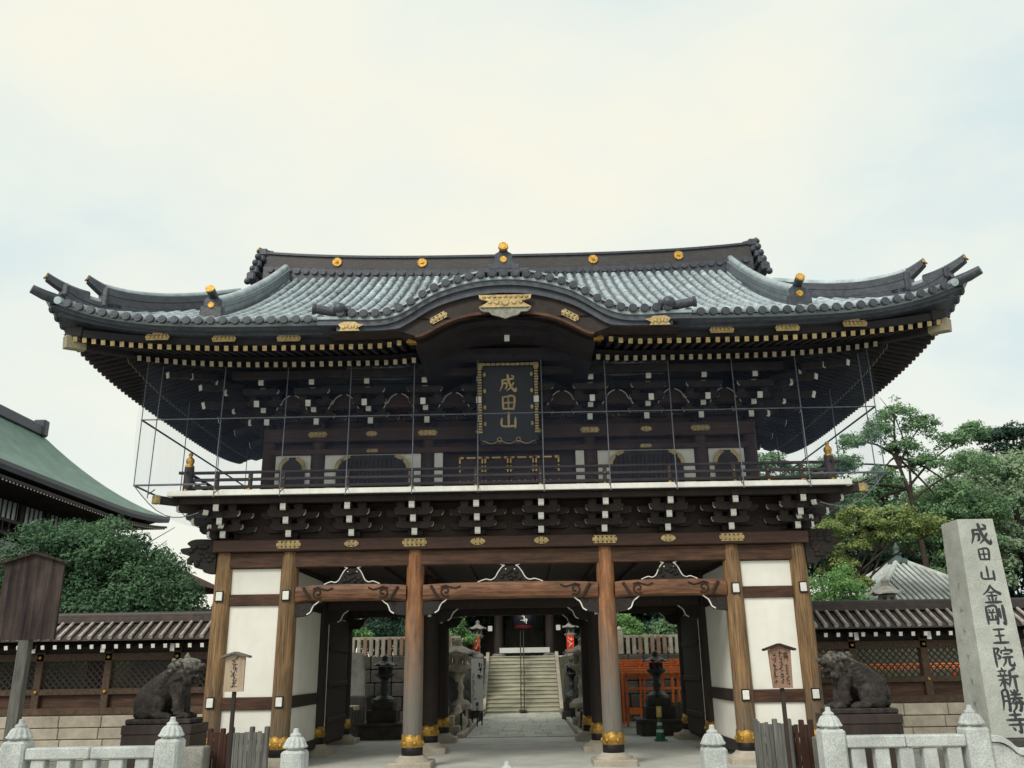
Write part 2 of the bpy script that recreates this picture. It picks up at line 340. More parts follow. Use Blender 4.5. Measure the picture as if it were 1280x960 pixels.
M['cone_green'] = mat('cone_green', (0.02,0.2,0.1), (0.015,0.14,0.07), 3.0, rough=0.5, bump=0.0)
M['cone_yellow'] = mat('cone_yellow', (0.82,0.55,0.06), (0.7,0.45,0.05), 3.0, rough=0.5, bump=0.0)
M['lacquer'] = mat('lacquer', (0.016,0.016,0.024), (0.011,0.011,0.017), 5.0, rough=0.45, bump=0.0, spec=0.4)
M['steel'] = mat('steel', (0.17,0.185,0.21), (0.11,0.12,0.14), 10.0, rough=0.5, bump=0.0, metal=0.2)
M['rail_steel'] = mat('rail_steel', (0.16,0.15,0.14), (0.09,0.085,0.08), 10.0, rough=0.4, bump=0.0, metal=0.7)
M['paving'] = mat('paving', (0.50,0.50,0.43), (0.33,0.33,0.285), 3.0, rough=0.7, bump=0.25, bscale=40, spec=0.35, var=0.14, extra=speckle(0.15, 70))
M['step'] = mat('step', (0.50,0.48,0.37), (0.29,0.28,0.215), 2.5, (0.6,3,3), 0.8, 0.3, 30, spec=0.2, var=0.10)
M['asphalt'] = mat('asphalt', (0.27,0.275,0.25), (0.20,0.205,0.185), 2.0, rough=0.85, bump=0.3, bscale=80, spec=0.2, extra=speckle(0.2, 90))
M['earth'] = mat('earth', (0.10,0.10,0.065), (0.05,0.055,0.035), 0.4, rough=0.95, bump=0.4, bscale=3)
M['glass_dark'] = mat('glass_dark', (0.35,0.42,0.45), (0.25,0.31,0.34), 2.0, rough=0.15, bump=0.0, spec=0.6)
M['iron'] = mat('iron', (0.03,0.027,0.026), (0.018,0.016,0.016), 10.0, rough=0.6, bump=0.2)
def net_mat(nm='bird_netting', lo=0.03, hi=0.14, c=(0.30, 0.40, 0.50)):
    m = bpy.data.materials.new(nm); m.use_nodes = True; t = m.node_tree; N = t.nodes; L = t.links; b = N['Principled BSDF']
    b.inputs['Base Color'].default_value = (*c, 1); b.inputs['Roughness'].default_value = 0.8
    tr = N.new('ShaderNodeBsdfTransparent'); mx = N.new('ShaderNodeMixShader'); mx.inputs[0].default_value = 0.12
    g = N.new('ShaderNodeNewGeometry'); n = N.new('ShaderNodeTexNoise'); n.inputs['Scale'].default_value = 1.6; mp = N.new('ShaderNodeMapping'); mp.inputs['Scale'].default_value = (2, 2, 0.5)
    L.new(g.outputs['Position'], mp.inputs[0]); L.new(mp.outputs[0], n.inputs['Vector'])
    mr = N.new('ShaderNodeMapRange'); mr.inputs['To Min'].default_value = lo; mr.inputs['To Max'].default_value = hi; L.new(n.outputs[0], mr.inputs[0]); L.new(mr.outputs[0], mx.inputs[0])
    L.new(tr.outputs[0], mx.inputs[1]); L.new(b.outputs[0], mx.inputs[2]); L.new(mx.outputs[0], N['Material Output'].inputs[0])
    return m
M['net'] = net_mat()
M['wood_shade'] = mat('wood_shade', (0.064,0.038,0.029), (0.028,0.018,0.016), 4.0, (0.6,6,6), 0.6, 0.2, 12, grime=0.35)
M['gold_tan'] = mat('gold_tan', (0.46,0.41,0.29), (0.28,0.24,0.16), 30.0, rough=0.5, bump=0.2, metal=0.2, var=0.15)  # greyed gold: haze over the inner rafter ends put into the colour
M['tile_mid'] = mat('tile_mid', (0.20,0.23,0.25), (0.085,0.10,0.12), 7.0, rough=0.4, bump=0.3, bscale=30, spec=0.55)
M['gold_leaf'] = mat('gold_leaf', (0.92,0.62,0.20), (0.75,0.46,0.12), 14.0, rough=0.4, bump=0.1, metal=0.1, spec=0.5)
M['net_front_haze'] = net_mat('bird_netting_front_haze', 0.015, 0.065, (0.15, 0.22, 0.38))  # front netting; its deeper blue paints in haze over the upper storey
M['wood_wall'] = mat('wood_wall', (0.115,0.07,0.042), (0.04,0.026,0.02), 5.0, (3,6,3), 0.65, 0.3, 12, var=0.12)
M['fascia'] = mat('fascia', (0.085,0.095,0.12), (0.042,0.048,0.064), 8.0, rough=0.42, bump=0.25, bscale=30, spec=0.5)
def leaf_mat(name, c1, c2, tip, trans=0.25):
    m = bpy.data.materials.new(name); m.use_nodes = True; t = m.node_tree; N = t.nodes; L = t.links; b = N['Principled BSDF']
    b.inputs['Roughness'].default_value = 0.7; b.inputs['Specular IOR Level'].default_value = 0.12
    at = N.new('ShaderNodeAttribute'); at.attribute_name = 'tint'
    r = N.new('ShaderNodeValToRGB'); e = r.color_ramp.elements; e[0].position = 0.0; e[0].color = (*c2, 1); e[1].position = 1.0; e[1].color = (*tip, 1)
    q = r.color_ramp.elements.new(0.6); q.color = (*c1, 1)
    L.new(at.outputs['Fac'], r.inputs[0]); L.new(r.outputs[0], b.inputs['Base Color'])
    tl = N.new('ShaderNodeBsdfTranslucent'); L.new(r.outputs[0], tl.inputs[0]); mx = N.new('ShaderNodeMixShader'); mx.inputs[0].default_value = trans
    L.new(b.outputs[0], mx.inputs[1]); L.new(tl.outputs[0], mx.inputs[2]); L.new(mx.outputs[0], N['Material Output'].inputs[0])
    return m
M['leaf_dark'] = leaf_mat('leaf_dark', (0.11,0.205,0.11), (0.03,0.075,0.048), (0.20,0.30,0.14))
M['leaf_mid'] = leaf_mat('leaf_mid', (0.20,0.335,0.17), (0.065,0.14,0.08), (0.33,0.45,0.20))
M['leaf_light'] = leaf_mat('leaf_light', (0.20,0.37,0.13), (0.07,0.17,0.07), (0.32,0.48,0.18))
M['leaf_yellow'] = leaf_mat('leaf_yellow', (0.27,0.335,0.12), (0.10,0.17,0.065), (0.44,0.43,0.15))
M['leaf_soft'] = leaf_mat('leaf_soft', (0.28,0.385,0.235), (0.13,0.21,0.135), (0.40,0.47,0.27))
M['leaf_black'] = leaf_mat('leaf_black', (0.045,0.09,0.062), (0.016,0.034,0.028), (0.075,0.13,0.08))
M['bark'] = mat('bark', (0.075,0.06,0.048), (0.035,0.028,0.024), 6.0, (4,4,0.8), 0.9, 0.6, 14, spec=0.1)

# ------------------------------------------------------------------ brush lettering
KANJI = {
'成': [[(18,70,6),(48,72,7),(80,77,8)],[(20,70,9),(19,42,7),(6,10,3)],[(22,50,6),(42,52,8),(41,28,7),(32,22,3)],[(48,97,9),(54,62,9),(68,30,9),(88,10,10),(93,28,3)],[(80,54,7),(62,28,6),(42,10,2)],[(68,95,4),(80,86,9)]],
'田': [[(20,80,8),(23,16,9)],[(20,79,6),(80,83,9),(77,14,9)],[(50,80,7),(50,20,7)],[(23,49,6),(77,51,6)],[(23,18,7),(78,18,8)]],
'山': [[(50,95,9),(50,24,9)],[(14,62,9),(17,24,8),(84,24,8)],[(86,68,9),(85,14,10)]],
'金': [[(50,97,8),(32,70,7),(4,48,3)],[(50,93,6),(70,68,9),(97,52,12)],[(34,60,5),(66,62,6)],[(22,42,6),(78,44,7)],[(50,60,7),(50,12,7)],[(28,34,4),(34,20,7)],[(72,35,4),(64,20,6)],[(9,8,7),(92,10,10)]],
'剛': [[(9,88,8),(9,8,8)],[(9,87,6),(57,90,8),(56,12,7),(48,15,3)],[(20,77,4),(26,67,6)],[(44,78,4),(38,66,6)],[(17,61,5),(50,62,5)],[(33,60,6),(33,30,6)],[(18,46,5),(18,29,6),(48,29,5)],[(48,48,5),(48,24,6)],[(72,78,8),(72,36,8)],[(90,94,9),(90,10,9),(79,15,3)]],
'王': [[(18,85,7),(82,87,9)],[(50,85,8),(50,12,8)],[(24,50,7),(76,52,8)],[(7,10,8),(93,12,11)]],
'院': [[(8,92,8),(9,4,8)],[(8,90,5),(31,88,8),(20,66,6),(33,50,8),(19,40,4)],[(64,98,4),(67,86,8)],[(42,80,5),(40,68,7)],[(42,80,5),(93,82,8),(86,69,4)],[(52,64,5),(80,65,6)],[(44,48,6),(93,50,8)],[(58,48,7),(54,26,6),(37,6,2)],[(74,48,8),(74,18,8),(80,10,8),(95,12,8),(95,26,2)]],
'新': [[(28,98,4),(31,86,8)],[(10,82,5),(48,84,6)],[(18,76,4),(22,66,6)],[(40,78,5),(35,66,4)],[(5,62,6),(53,64,7)],[(8,44,5),(50,46,6)],[(29,62,8),(29,6,8)],[(27,42,6),(6,16,2)],[(31,40,4),(49,24,7)],[(88,95,8),(62,82,5)],[(62,82,8),(60,50,7),(49,12,2)],[(62,58,6),(97,60,8)],[(80,58,8),(80,2,7)]],
'勝': [[(10,90,7),(10,45,7),(3,6,2)],[(10,90,5),(34,91,8),(34,9,8),(26,13,3)],[(12,68,5),(32,68,5)],[(12,48,5),(32,48,5)],[(50,93,4),(57,82,7)],[(84,95,6),(76,82,4)],[(46,74,5),(92,76,7)],[(42,58,6),(98,60,8)],[(68,94,8),(64,60,7),(40,32,2)],[(74,58,5),(99,35,10)],[(54,36,5),(86,39,8),(81,7,8),(72,9,3)],[(68,46,7),(62,20,6),(44,2,2)]],
'寺': [[(22,84,7),(78,86,8)],[(50,99,9),(50,64,8)],[(7,62,7),(93,64,10)],[(12,40,6),(90,42,8)],[(66,60,9),(66,8,9),(53,14,3)],[(30,29,4),(39,17,9)]],
}
def brush(mb, ch, size, T, depth=0.006, fat=1.0, mi=0):
    """one character, centred on the origin of T, local XY upright"""
    for k, st in enumerate(KANJI[ch]):
        q = catmull(st, 5) if len(st) > 2 else [tuple(lerp(st[0][c], st[1][c], t/4) for c in range(3)) for t in range(5)]
        L, R = [], []
        n = len(q)
        for i, (x, y, w) in enumerate(q):
            a = Vector(q[min(i+1, n-1)][:2])-Vector(q[max(i-1, 0)][:2]); a.normalize(); nr = Vector((-a.y, a.x)); ww = max(w, 1.5)*fat*0.62
            p = Vector((x-50, y-50))
            if i == 0: p -= a*ww*0.6
            if i == n-1: p += a*ww*0.5
            wl = ww*(0.55 if i in (0, n-1) else 1.0)
            L.append((p+nr*wl)*size/100); R.append((p-nr*wl)*size/100)
        d = depth+0.0005*k
        poly = [tuple(v) for v in R]+[tuple(v) for v in L[::-1]]
        vs = [(x, y, d) for x, y in poly]; m2 = len(poly); h = m2//2
        fs = [(i, i+1, m2-2-i, m2-1-i) for i in range(h-1)]
        mb.add(vs, fs, mi, False, T)
        vb = vs+[(x, y, 0.0) for x, y in poly]
        mb.add(vb, [(i, m2+i, m2+(i+1) % m2, (i+1) % m2) for i in range(m2)], mi, False, T)
def text_mesh(body, size, mat_, name, extr=0.002):
    c = bpy.data.curves.new(name, 'FONT'); c.body = body; c.size = size; c.extrude = extr; c.align_x = 'CENTER'; c.align_y = 'CENTER'; c.space_line = 0.82; c.resolution_u = 2
    o = bpy.data.objects.new(name, c); COL.objects.link(o)
    dg = bpy.context.evaluated_depsgraph_get(); me = bpy.data.meshes.new_from_object(o.evaluated_get(dg))
    bpy.data.objects.remove(o); me.materials.clear(); me.materials.append(mat_); return me
# ================================================================== THE GATE
G = thing('temple_gate', 'large two-storey dark wooden temple gate with upswept grey tiled roof', 'gate')
RY = (0.0, 3.0, 6.0)
# ---- columns
def col_mesh(h, m):
    return MB().lathe([(0.188, 0.30), (0.19, 1.2), (0.187, 2.6), (0.176, h-0.12), (0.168, h)], 24).mesh('column', m)
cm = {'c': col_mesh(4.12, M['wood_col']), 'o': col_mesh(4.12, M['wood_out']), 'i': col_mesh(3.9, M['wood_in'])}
b = MB(); n = 32; vs = []
for z, rr in ((0.385, 0.203), (0.40, 0.212), (0.5, 0.210), (None, 0.206), (None, 0.192)):
    for j in range(n):
        a = 2*math.pi*j/n; zz = z if z else 0.565+0.055*abs(math.sin(a*3+0.5))**0.7
        vs.append((rr*math.cos(a), rr*math.sin(a), zz))
b.add(vs, [(i*n+j, i*n+(j+1) % n, (i+1)*n+(j+1) % n, (i+1)*n+j) for i in range(4) for j in range(n)], 0, True)
for j in range(6):
    a = math.pi*j/3-0.16; b.ball((0.208*math.cos(a), 0.208*math.sin(a), 0.46), (0.035, 0.035, 0.05), 8, 5)
band = b.mesh('gold_band', M['gold'])
ring = MB().lathe([(0.2, 0.235), (0.206, 0.245), (0.206, 0.375), (0.198, 0.39)], 28).mesh('base_ring', M['black_metal'])
base = MB().box((0, 0, 0.07), (0.82, 0.82, 0.14), ch=0.02).lathe([(0.36, 0.13), (0.35, 0.16), (0.27, 0.2), (0.232, 0.243)], 24).mesh('stone_base', M['stone_cream'])
tcap = MB().box((0, -0.012, 0), (0.165, 0.03, 0.215), 1, ch=0.006).box((0, -0.03, 0), (0.125, 0.03, 0.17), 0, ch=0.008).mesh('tenon_cap', [M['white_paint'], M['black_metal']])
for x in (-5.84, -4.5, -1.93, 1.93, 4.5, 5.84):
    for y in RY:
        if abs(x) > 5 and y == 3.0: continue
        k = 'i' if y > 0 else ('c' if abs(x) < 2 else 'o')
        c = put('column', cm[k], G, (x, y, 0))
        put('gold_band', band, c); put('base_ring', ring, c); put('stone_base', base, c)
        if y == 0 and abs(x) > 2:
            for z in (3.25, 1.24): put('tenon_cap', tcap, c, (0, -0.187, z))
        elif y > 0 and abs(x) < 2:
            put('tenon_cap', tcap, c, (0, -0.186, 3.02), None, (0.62, 1, 0.8))
# ---- wing fronts and side walls: plaster between beams
def wallstrip(x0, y0, x1, y1, zs, name, m, th=0.07, par=G):
    for z0, z1 in zs:
        b = MB(); b.beam((x0, y0, (z0+z1)/2), (x1, y1, (z0+z1)/2), th, z1-z0, ch=0.006); b.build(name, m, par)
for s in (-1, 1):
    X0, X1 = s*4.66, s*5.69
    wallstrip(X0, 0.0, X1, 0.0, ((3.29, 3.80), (1.33, 3.07), (0.36, 1.10)), 'plaster_panel', M['plaster'])
    wallstrip(X0, 0.0, X1, 0.0, ((3.07, 3.29), (1.10, 1.33), (0.16, 0.36)), 'tie_beam', M['wood_beam'], 0.16)
    for ya, yb in ((0.16, 2.84), (3.16, 5.84)):
        wallstrip(s*4.5, ya, s*4.5, yb, ((3.29, 3.80), (1.33, 3.07), (0.36, 1.10)), 'plaster_panel', M['plaster'])
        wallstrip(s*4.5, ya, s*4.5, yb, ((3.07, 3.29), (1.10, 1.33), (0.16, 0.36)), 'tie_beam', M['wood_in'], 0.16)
    wallstrip(s*5.84, 0.16, s*5.84, 5.84, ((3.29, 3.80), (1.33, 3.07), (0.36, 1.10)), 'plaster_panel', M['plaster'])
    wallstrip(s*5.84, 0.16, s*5.84, 5.84, ((3.07, 3.29), (1.10, 1.33), (0.16, 0.36)), 'tie_beam', M['wood_out'], 0.16)
    # opened door leaf folded back against the side, with its pale edge
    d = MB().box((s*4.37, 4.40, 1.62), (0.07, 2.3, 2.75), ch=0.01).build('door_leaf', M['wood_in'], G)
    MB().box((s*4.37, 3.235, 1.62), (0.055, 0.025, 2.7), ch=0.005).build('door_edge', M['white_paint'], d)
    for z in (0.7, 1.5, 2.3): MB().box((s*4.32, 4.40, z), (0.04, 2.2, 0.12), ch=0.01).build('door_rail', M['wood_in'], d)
MB().box((0, 3, 3.95), (11.6, 6.0, 0.08)).build('ceiling', M['wood_dark'], G)
for k in range(13):
    MB().box((-5.4+k*0.9, 3, 3.87), (0.10, 5.6, 0.09)).build('ceiling_joist', M['wood_dark'], G)
# ---- rainbow beams with scrolls, corbels with white-painted edges, frog-leg struts
def koryo(xa, xb, y, m):
    N = 18; path = []; up = (0, 0, 1); L = xb-xa
    prof0 = [(-0.13, -0.13), (-0.155, -0.04), (-0.155, 0.06), (-0.12, 0.15), (0.12, 0.15), (0.155, 0.06), (0.155, -0.04), (0.13, -0.13), (0.08, -0.165), (-0.08, -0.165)]
    for i in range(N+1):
        t = i/N; path.append((lerp(xa, xb, t), y, 3.27+0.035*(1-(2*t-1)**4)))
    o = MB().sweep(prof0, path, (0, 1, 0), up, sm=False).build('rainbow_beam', m, G)
    if y == 0:
        for s in (-1, 1):
            xe = xa if s < 0 else xb; b = MB()
            pts = [(xe-s*(0.16+0.16*t), y-0.165, 3.40-0.26*t) for t in [i/5 for i in range(6)]]
            b.tube(pts, 0.032, 6)
            sp = []
            for i in range(22):
                a = -2.2+i*0.36; r = 0.115*(1-i/26)
                sp.append((xe-s*(0.46-r*math.cos(a)), y-0.160, 3.29+r*math.sin(a)))
            b.tube(sp, 0.018, 6)
            b.tube([(xe-s*(0.36+0.1*i), y-0.158, 3.37+0.03*math.sin(i*1.7)) for i in range(5)], 0.018, 6)
            b.build('scroll_carving', M['carve_line'], o)
    return o
def white_curve(mb, pts, r=0.012, mi=0):
    mb.tube(catmull(pts, 5), r, 5, mi)
cor = [(0, 0), (0.42, 0), (0.42, -0.05), (0.37, -0.09), (0.34, -0.17), (0.27, -0.23), (0.17, -0.25), (0, -0.27)]
def corbel(x, y, s, par, m):
    T = Matrix.Translation((x, y+0.08, 3.10)) @ Matrix.Scale(s, 4, (1, 0, 0)) @ XZ
    o = MB().prism(cor, 0.16, T).build('corbel', m, par)
    b = MB(); fy = y-0.085
    white_curve(b, [(x+s*0.50, fy, 3.135), (x+s*0.44, fy, 3.085), (x+s*0.395, fy, 3.055), (x+s*0.36, fy, 2.99), (x+s*0.33, fy, 2.92), (x+s*0.26, fy, 2.875)], 0.014)
    b.build('white_edge', M['white_paint'], o)
BAYS = ((-4.5, -1.93), (-1.93, 1.93), (1.93, 4.5))
for y in RY:
    for xa, xb in BAYS:
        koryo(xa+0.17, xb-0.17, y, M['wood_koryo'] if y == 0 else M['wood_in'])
        for x, s in ((xa, 1), (xb, -1)): corbel(x+s*0.15, y, s, G, M['carve'])
km = [(-0.62, 0), (-0.50, 0.05), (-0.40, 0.04), (-0.30, 0.09), (-0.22, 0.22), (-0.15, 0.30), (-0.10, 0.325), (0.10, 0.325)]
km = km+[(-x, z) for x, z in km[::-1][1:]]
for x in (-3.21, 0.0, 3.21):
    sc = 0.86 if x else 1.0
    T = Matrix.Translation((x, 0.06, 3.455)) @ Matrix.Scale(sc, 4, (1, 0, 0)) @ XZ
    o = MB().prism(km, 0.12, T).build('frog_leg_strut', M['carve'], G)
    b = MB()
    for s in (-1, 1):
        white_curve(b, [(x+s*sc*a, -0.075, 3.46+z) for a, z in ((0.66, 0.0), (0.50, 0.055), (0.40, 0.04), (0.31, 0.085), (0.24, 0.2), (0.17, 0.29), (0.11, 0.33))], 0.012)
        white_curve(b, [(x+s*sc*a, -0.075, 3.46+z) for a, z in ((0.11, 0.325), (0.18, 0.345), (0.25, 0.40))], 0.013)
        b.ball((x+s*0.09, -0.07, 3.71), 0.016, 6, 4)
    b.build('white_edge', M['white_paint'], o)
    b = MB()
    for q in range(14):
        a = random.uniform(-0.2, 0.2); z = random.uniform(0.05, 0.26)
        b.ball((x+a, -0.065, 3.46+z), (0.05, 0.03, 0.035), 7, 5)
    b.build('leaf_carving', M['carve'], o)
# ---- head beams
for y in (0.0, 6.0):
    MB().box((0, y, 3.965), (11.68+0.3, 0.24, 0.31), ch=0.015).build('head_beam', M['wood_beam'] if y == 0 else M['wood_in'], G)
    MB().box((0, y, 4.245), (12.1, 0.5, 0.245), ch=0.015).build('wall_plate', M['wood_red'], G)
for s in (-1, 1):
    MB().box((s*5.84, 3, 3.965), (0.24, 5.75, 0.30), ch=0.015).build('head_beam', M['wood_beam'], G)
    MB().box((s*5.84, 3, 4.245), (0.5, 5.48, 0.24), ch=0.015).build('wall_plate', M['wood_red'], G)
    for y in (0.0, 6.0):                                        # carved nosings sticking out at the corners
        nose = catmull([(0, 0.62), (0.45, 0.63), (0.62, 0.55), (0.55, 0.47), (0.74, 0.44), (0.70, 0.34), (0.55, 0.30), (0.60, 0.20), (0.46, 0.16), (0.42, 0.06), (0.28, 0.03), (0.20, -0.05), (0, -0.06)], 4)
        T = Matrix.Translation((s*6.0, y+0.13, 3.78)) @ Matrix.Scale(s, 4, (1, 0, 0)) @ XZ
        o = MB().prism(nose, 0.26, T).build('carved_nosing', M['carve'], G)
        b = MB()
        for q in range(16):
            b.ball((s*(6.05+random.uniform(0, 0.5)), y-0.13, 3.78+random.uniform(0.1, 0.52)), (0.07, 0.04, 0.05), 7, 5)
        b.build('leaf_carving', M['carve'], o)
# gold plates
def gold_plate(x, y, z, w, h, par, name='gold_plate', rim=True, pointed=True, ry=0.0):
    n = 9; pl = []
    if pointed:
        e = h*0.55
        pl = [(-w/2+e*0.35, -h/2), (w/2-e*0.35, -h/2), (w/2, -h*0.12), (w/2, h*0.12), (w/2-e*0.35, h/2), (-w/2+e*0.35, h/2), (-w/2, h*0.12), (-w/2, -h*0.12)]
    else:
        pl = [(w/2*math.cos(2*math.pi*i/20), h/2*math.sin(2*math.pi*i/20)) for i in range(20)]
    T = Matrix.Translation((x, y, z)) @ Matrix.Rotation(ry, 4, 'Y') @ XZ
    b = MB().prism(pl, 0.014, T)
    k = max(3, int(w/0.085))
    for i in range(k):                                          # openwork: raised rosettes over sunk dark dots
        u = (i+0.5)/k-0.5; r = h*0.27
        b.add([(u*w*0.88+r*math.cos(a), r*math.sin(a), 0.022) for a in [j*math.pi/4 for j in range(8)]]+[(u*w*0.88, 0, 0.03)], [(j, (j+1) % 8, 8) for j in range(8)], 0, False, T)
        for dx, dy in ((-0.5, 0.32), (0.5, 0.32), (-0.5, -0.32), (0.5, -0.32)):
            px, py = u*w*0.88+dx*w*0.88/k, dy*h
            if abs(px) > w*0.46: continue
            b.box((px, py, 0.0155), (h*0.20, h*0.17, 0.004), 1, T)
    return b.build(name, [M['gold_pale'], M['gold_dark']], par)
LX = (-4.5, -3.215, -1.93, -0.645, 0.645, 1.93, 3.215, 4.5)
for i, x in enumerate(LX):
    big = abs(x) in (4.5, 1.93)
    gold_plate(x, -0.252, 4.255, 0.50 if big else 0.30, 0.155 if big else 0.14, G, pointed=big)
# ---- bracket sets
def arm_lat(L, h=0.135, t=0.11):
    """cross arm: along X, boat-shaped ends painted white"""
    b = MB(); H = L/2; up = [(-H, h/2), (H, h/2)]
    cv = [(H, 0.02), (H-0.018, -h*0.12), (H-0.045, -h*0.25), (H-0.055, -h*0.4), (H-0.12, -h*0.5)]
    pl = [(-H, h/2)]+[(-x, z) for x, z in cv]+cv[::-1]+[(H, h/2)]
    T = Matrix.Translation((0, t/2, 0)) @ XZ
    b.prism(pl, t, T)
    for s in (-1, 1):
        q = [(s*(H+0.004), h/2-0.004), (s*(H+0.004), 0.02), (s*(H-0.014), -h*0.12), (s*(H-0.040), -h*0.25)]
        vs = [(x, -t/2+0.012, z) for x, z in q]+[(x, t/2-0.012, z) for x, z in q]; m = len(q)
        b.add(vs, [(i, i+1, m+i+1, m+i) if s > 0 else (m+i, m+i+1, i+1, i) for i in range(m-1)], 1)
    return b.mesh('cross_arm', [M['wood_dark'], M['white_paint']])
def arm_proj(y0, y1, h=0.135, w=0.115, dz=0.0):
    """arm running forward from y0 to y1 (y1<y0), white end face"""
    b = MB()
    b.add([(-w/2, y0, -h/2+dz), (w/2, y0, -h/2+dz), (w/2, y0, h/2+dz), (-w/2, y0, h/2+dz), (-w/2, y1+0.03, -h/2), (w/2, y1+0.03, -h/2), (w/2, y1, -h*0.3), (-w/2, y1, -h*0.3), (w/2, y1, h/2), (-w/2, y1, h/2)],
          [(0,1,2,3), (0,4,5,1), (4,7,6,5), (7,9,8,6), (9,3,2,8), (1,5,6,8,2), (0,3,9,7,4)])
    q = w/2-0.002; e = 0.005
    b.add([(-q, y1+0.03-e, -h/2+0.002-e*0.5), (q, y1+0.03-e, -h/2+0.002-e*0.5), (q, y1-e, -h*0.3), (-q, y1-e, -h*0.3), (q, y1-e, h/2-0.002), (-q, y1-e, h/2-0.002)], [(0,1,2,3), (3,2,4,5)], 1)
    return b.mesh('projecting_arm', [M['wood_dark'], M['white_paint']])
def block_mesh(): return MB().box((0, 0, 0.0), (0.115, 0.115, 0.05), top=(1.45, 1.45)).box((0, 0, 0.058), (0.167, 0.167, 0.066)).mesh('bearing_block', M['wood_dark'])
BLK = block_mesh(); AS, AL = arm_lat(0.76), arm_lat(1.16)
LP = [arm_proj(0.12, -0.33), arm_proj(0.12, -0.60), arm_proj(0.12, -0.86)]
LZ = (4.47, 4.70, 4.93)
def bracket_low(x, y, rz, corner=False):
    core = MB().box((0, 0, 4.40), (0.22, 0.22, 0.07), top=(1.3, 1.3)).box((0, 0, 4.47), (0.29, 0.29, 0.08)).box((0, 0.03, 4.8), (0.15, 0.2, 0.6))
    o = core.build('bracket_set', M['wood_dark'], G, (x, y, 0), (0, 0, rz))
    for k in range(3):
        put('projecting_arm', LP[k], o, (0, 0, LZ[k]))
        if k < 2: put('cross_arm', AS, o, (0, -0.27*(k+1), LZ[k]+0.135))
        put('bearing_block', BLK, o, (0, -0.27*(k+1), LZ[k]+0.085))
    if not corner:
        put('cross_arm', AL, o, (0, -0.27, LZ[1]+0.135)); put('cross_arm', AL, o, (0, -0.02, LZ[0]+0.12))
        put('cross_arm', AS, o, (0, -0.54, LZ[1]+0.15))
        for s in (-1, 1):
            put('bearing_block', BLK, o, (s*0.25, -0.27, LZ[0]+0.215)); put('bearing_block', BLK, o, (s*0.25, -0.54, LZ[1]+0.225))
    return o
for x in LX: bracket_low(x, 0, 0)
for s in (-1, 1):
    bracket_low(s*5.84, 0, 0); bracket_low(s*5.84, 0, s*math.pi/2, True); 
    o = bracket_low(s*5.84, 0, s*math.pi/4, True); o.scale = (1, 1.3, 1)
    for y in (1.5, 3.0, 4.5): bracket_low(s*5.84, y, s*math.pi/2)
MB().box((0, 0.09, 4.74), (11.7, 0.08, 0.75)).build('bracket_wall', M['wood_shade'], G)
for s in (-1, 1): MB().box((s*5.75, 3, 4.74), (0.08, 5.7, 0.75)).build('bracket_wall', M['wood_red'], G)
for y, z in ((-0.8, 5.065),): MB().box((0, y, z), (13.3, 0.14, 0.11), ch=0.01).build('floor_purlin', M['wood_dark'], G)
for s in (-1, 1): MB().box((s*6.62, 3.2, 5.065), (0.14, 7.4, 0.10), ch=0.01).build('floor_purlin', M['wood_dark'], G)
# ---- balcony
bal = MB().box((0, 2.9, 5.155), (13.3, 7.9, 0.07)).build('balcony_floor', M['wood_dark'], G)
MB().box((0, -1.085, 5.178), (13.5, 0.05, 0.105), ch=0.008).build('white_edge_board', M['white_paint'], bal)
for s in (-1, 1):
    MB().box((s*6.72, 2.95, 5.172), (0.05, 8.0, 0.11), ch=0.008).build('white_edge_board', M['white_paint'], bal)
    a = Vector((s*6.3, -0.45, 5.06)); c = Vector((s*6.98, -1.13, 5.06))
    bm_ = MB().beam(a, c, 0.15, 0.15, ch=0.01); bm_.build('corner_beam', M['wood_dark'], bal)
    MB().beam(lerp(a, c, 0.9), lerp(a, c, 1.015), 0.165, 0.165, ch=0.01).build('corner_beam_cap', M['gold_pale'], bal)
rail = MB().tube([(-6.62, -0.92, 5.63), (-6.42, -0.92, 5.62), (6.42, -0.92, 5.62), (6.62, -0.92, 5.63)], 0.033, 8).build('top_rail', M['wood_dark'], G)
MB().box((0, -0.92, 5.475), (12.9, 0.05, 0.06), ch=0.008).build('middle_rail', M['wood_dark'], G)
MB().box((0, -0.92, 5.32), (12.9, 0.06, 0.07), ch=0.008).build('bottom_rail', M['wood_dark'], G)
for s in (-1, 1):
    MB().tube([(s*6.42, -1.1, 5.625), (s*6.42, -0.92, 5.615), (s*6.42, 6.9, 5.615)], 0.033, 8).build('top_rail', M['wood_dark'], G)
    MB().box((s*6.42, 3.0, 5.475), (0.05, 7.8, 0.055), ch=0.008).build('middle_rail', M['wood_dark'], G)
    MB().box((s*6.42, 3.0, 5.32), (0.06, 7.8, 0.065), ch=0.008).build('bottom_rail', M['wood_dark'], G)
    p = MB().lathe([(0.095, 5.19), (0.095, 5.72), (0.085, 5.74)], 16).build('corner_post', M['wood_dark'], G, (s*6.42, -0.92, 0))
    MB().lathe([(0.09, 5.735), (0.092, 5.77), (0.06, 5.785), (0.072, 5.82), (0.085, 5.86), (0.075, 5.91), (0.035, 5.95), (0.03, 5.97), (0.045, 5.985), (0.04, 6.02), (0.004, 6.045)], 16).build('gold_finial', M['gold'], p)
    for y in (0.4, 1.7, 3.0, 4.3, 5.6):
        MB().box((s*6.42, y, 5.40), (0.08, 0.08, 0.40), ch=0.008).build('rail_post', M['wood_dark'], G)
stud = MB().ball((0, 0, 0), (0.04, 0.03, 0.035), 10, 6).mesh('gold_stud', M['gold'])
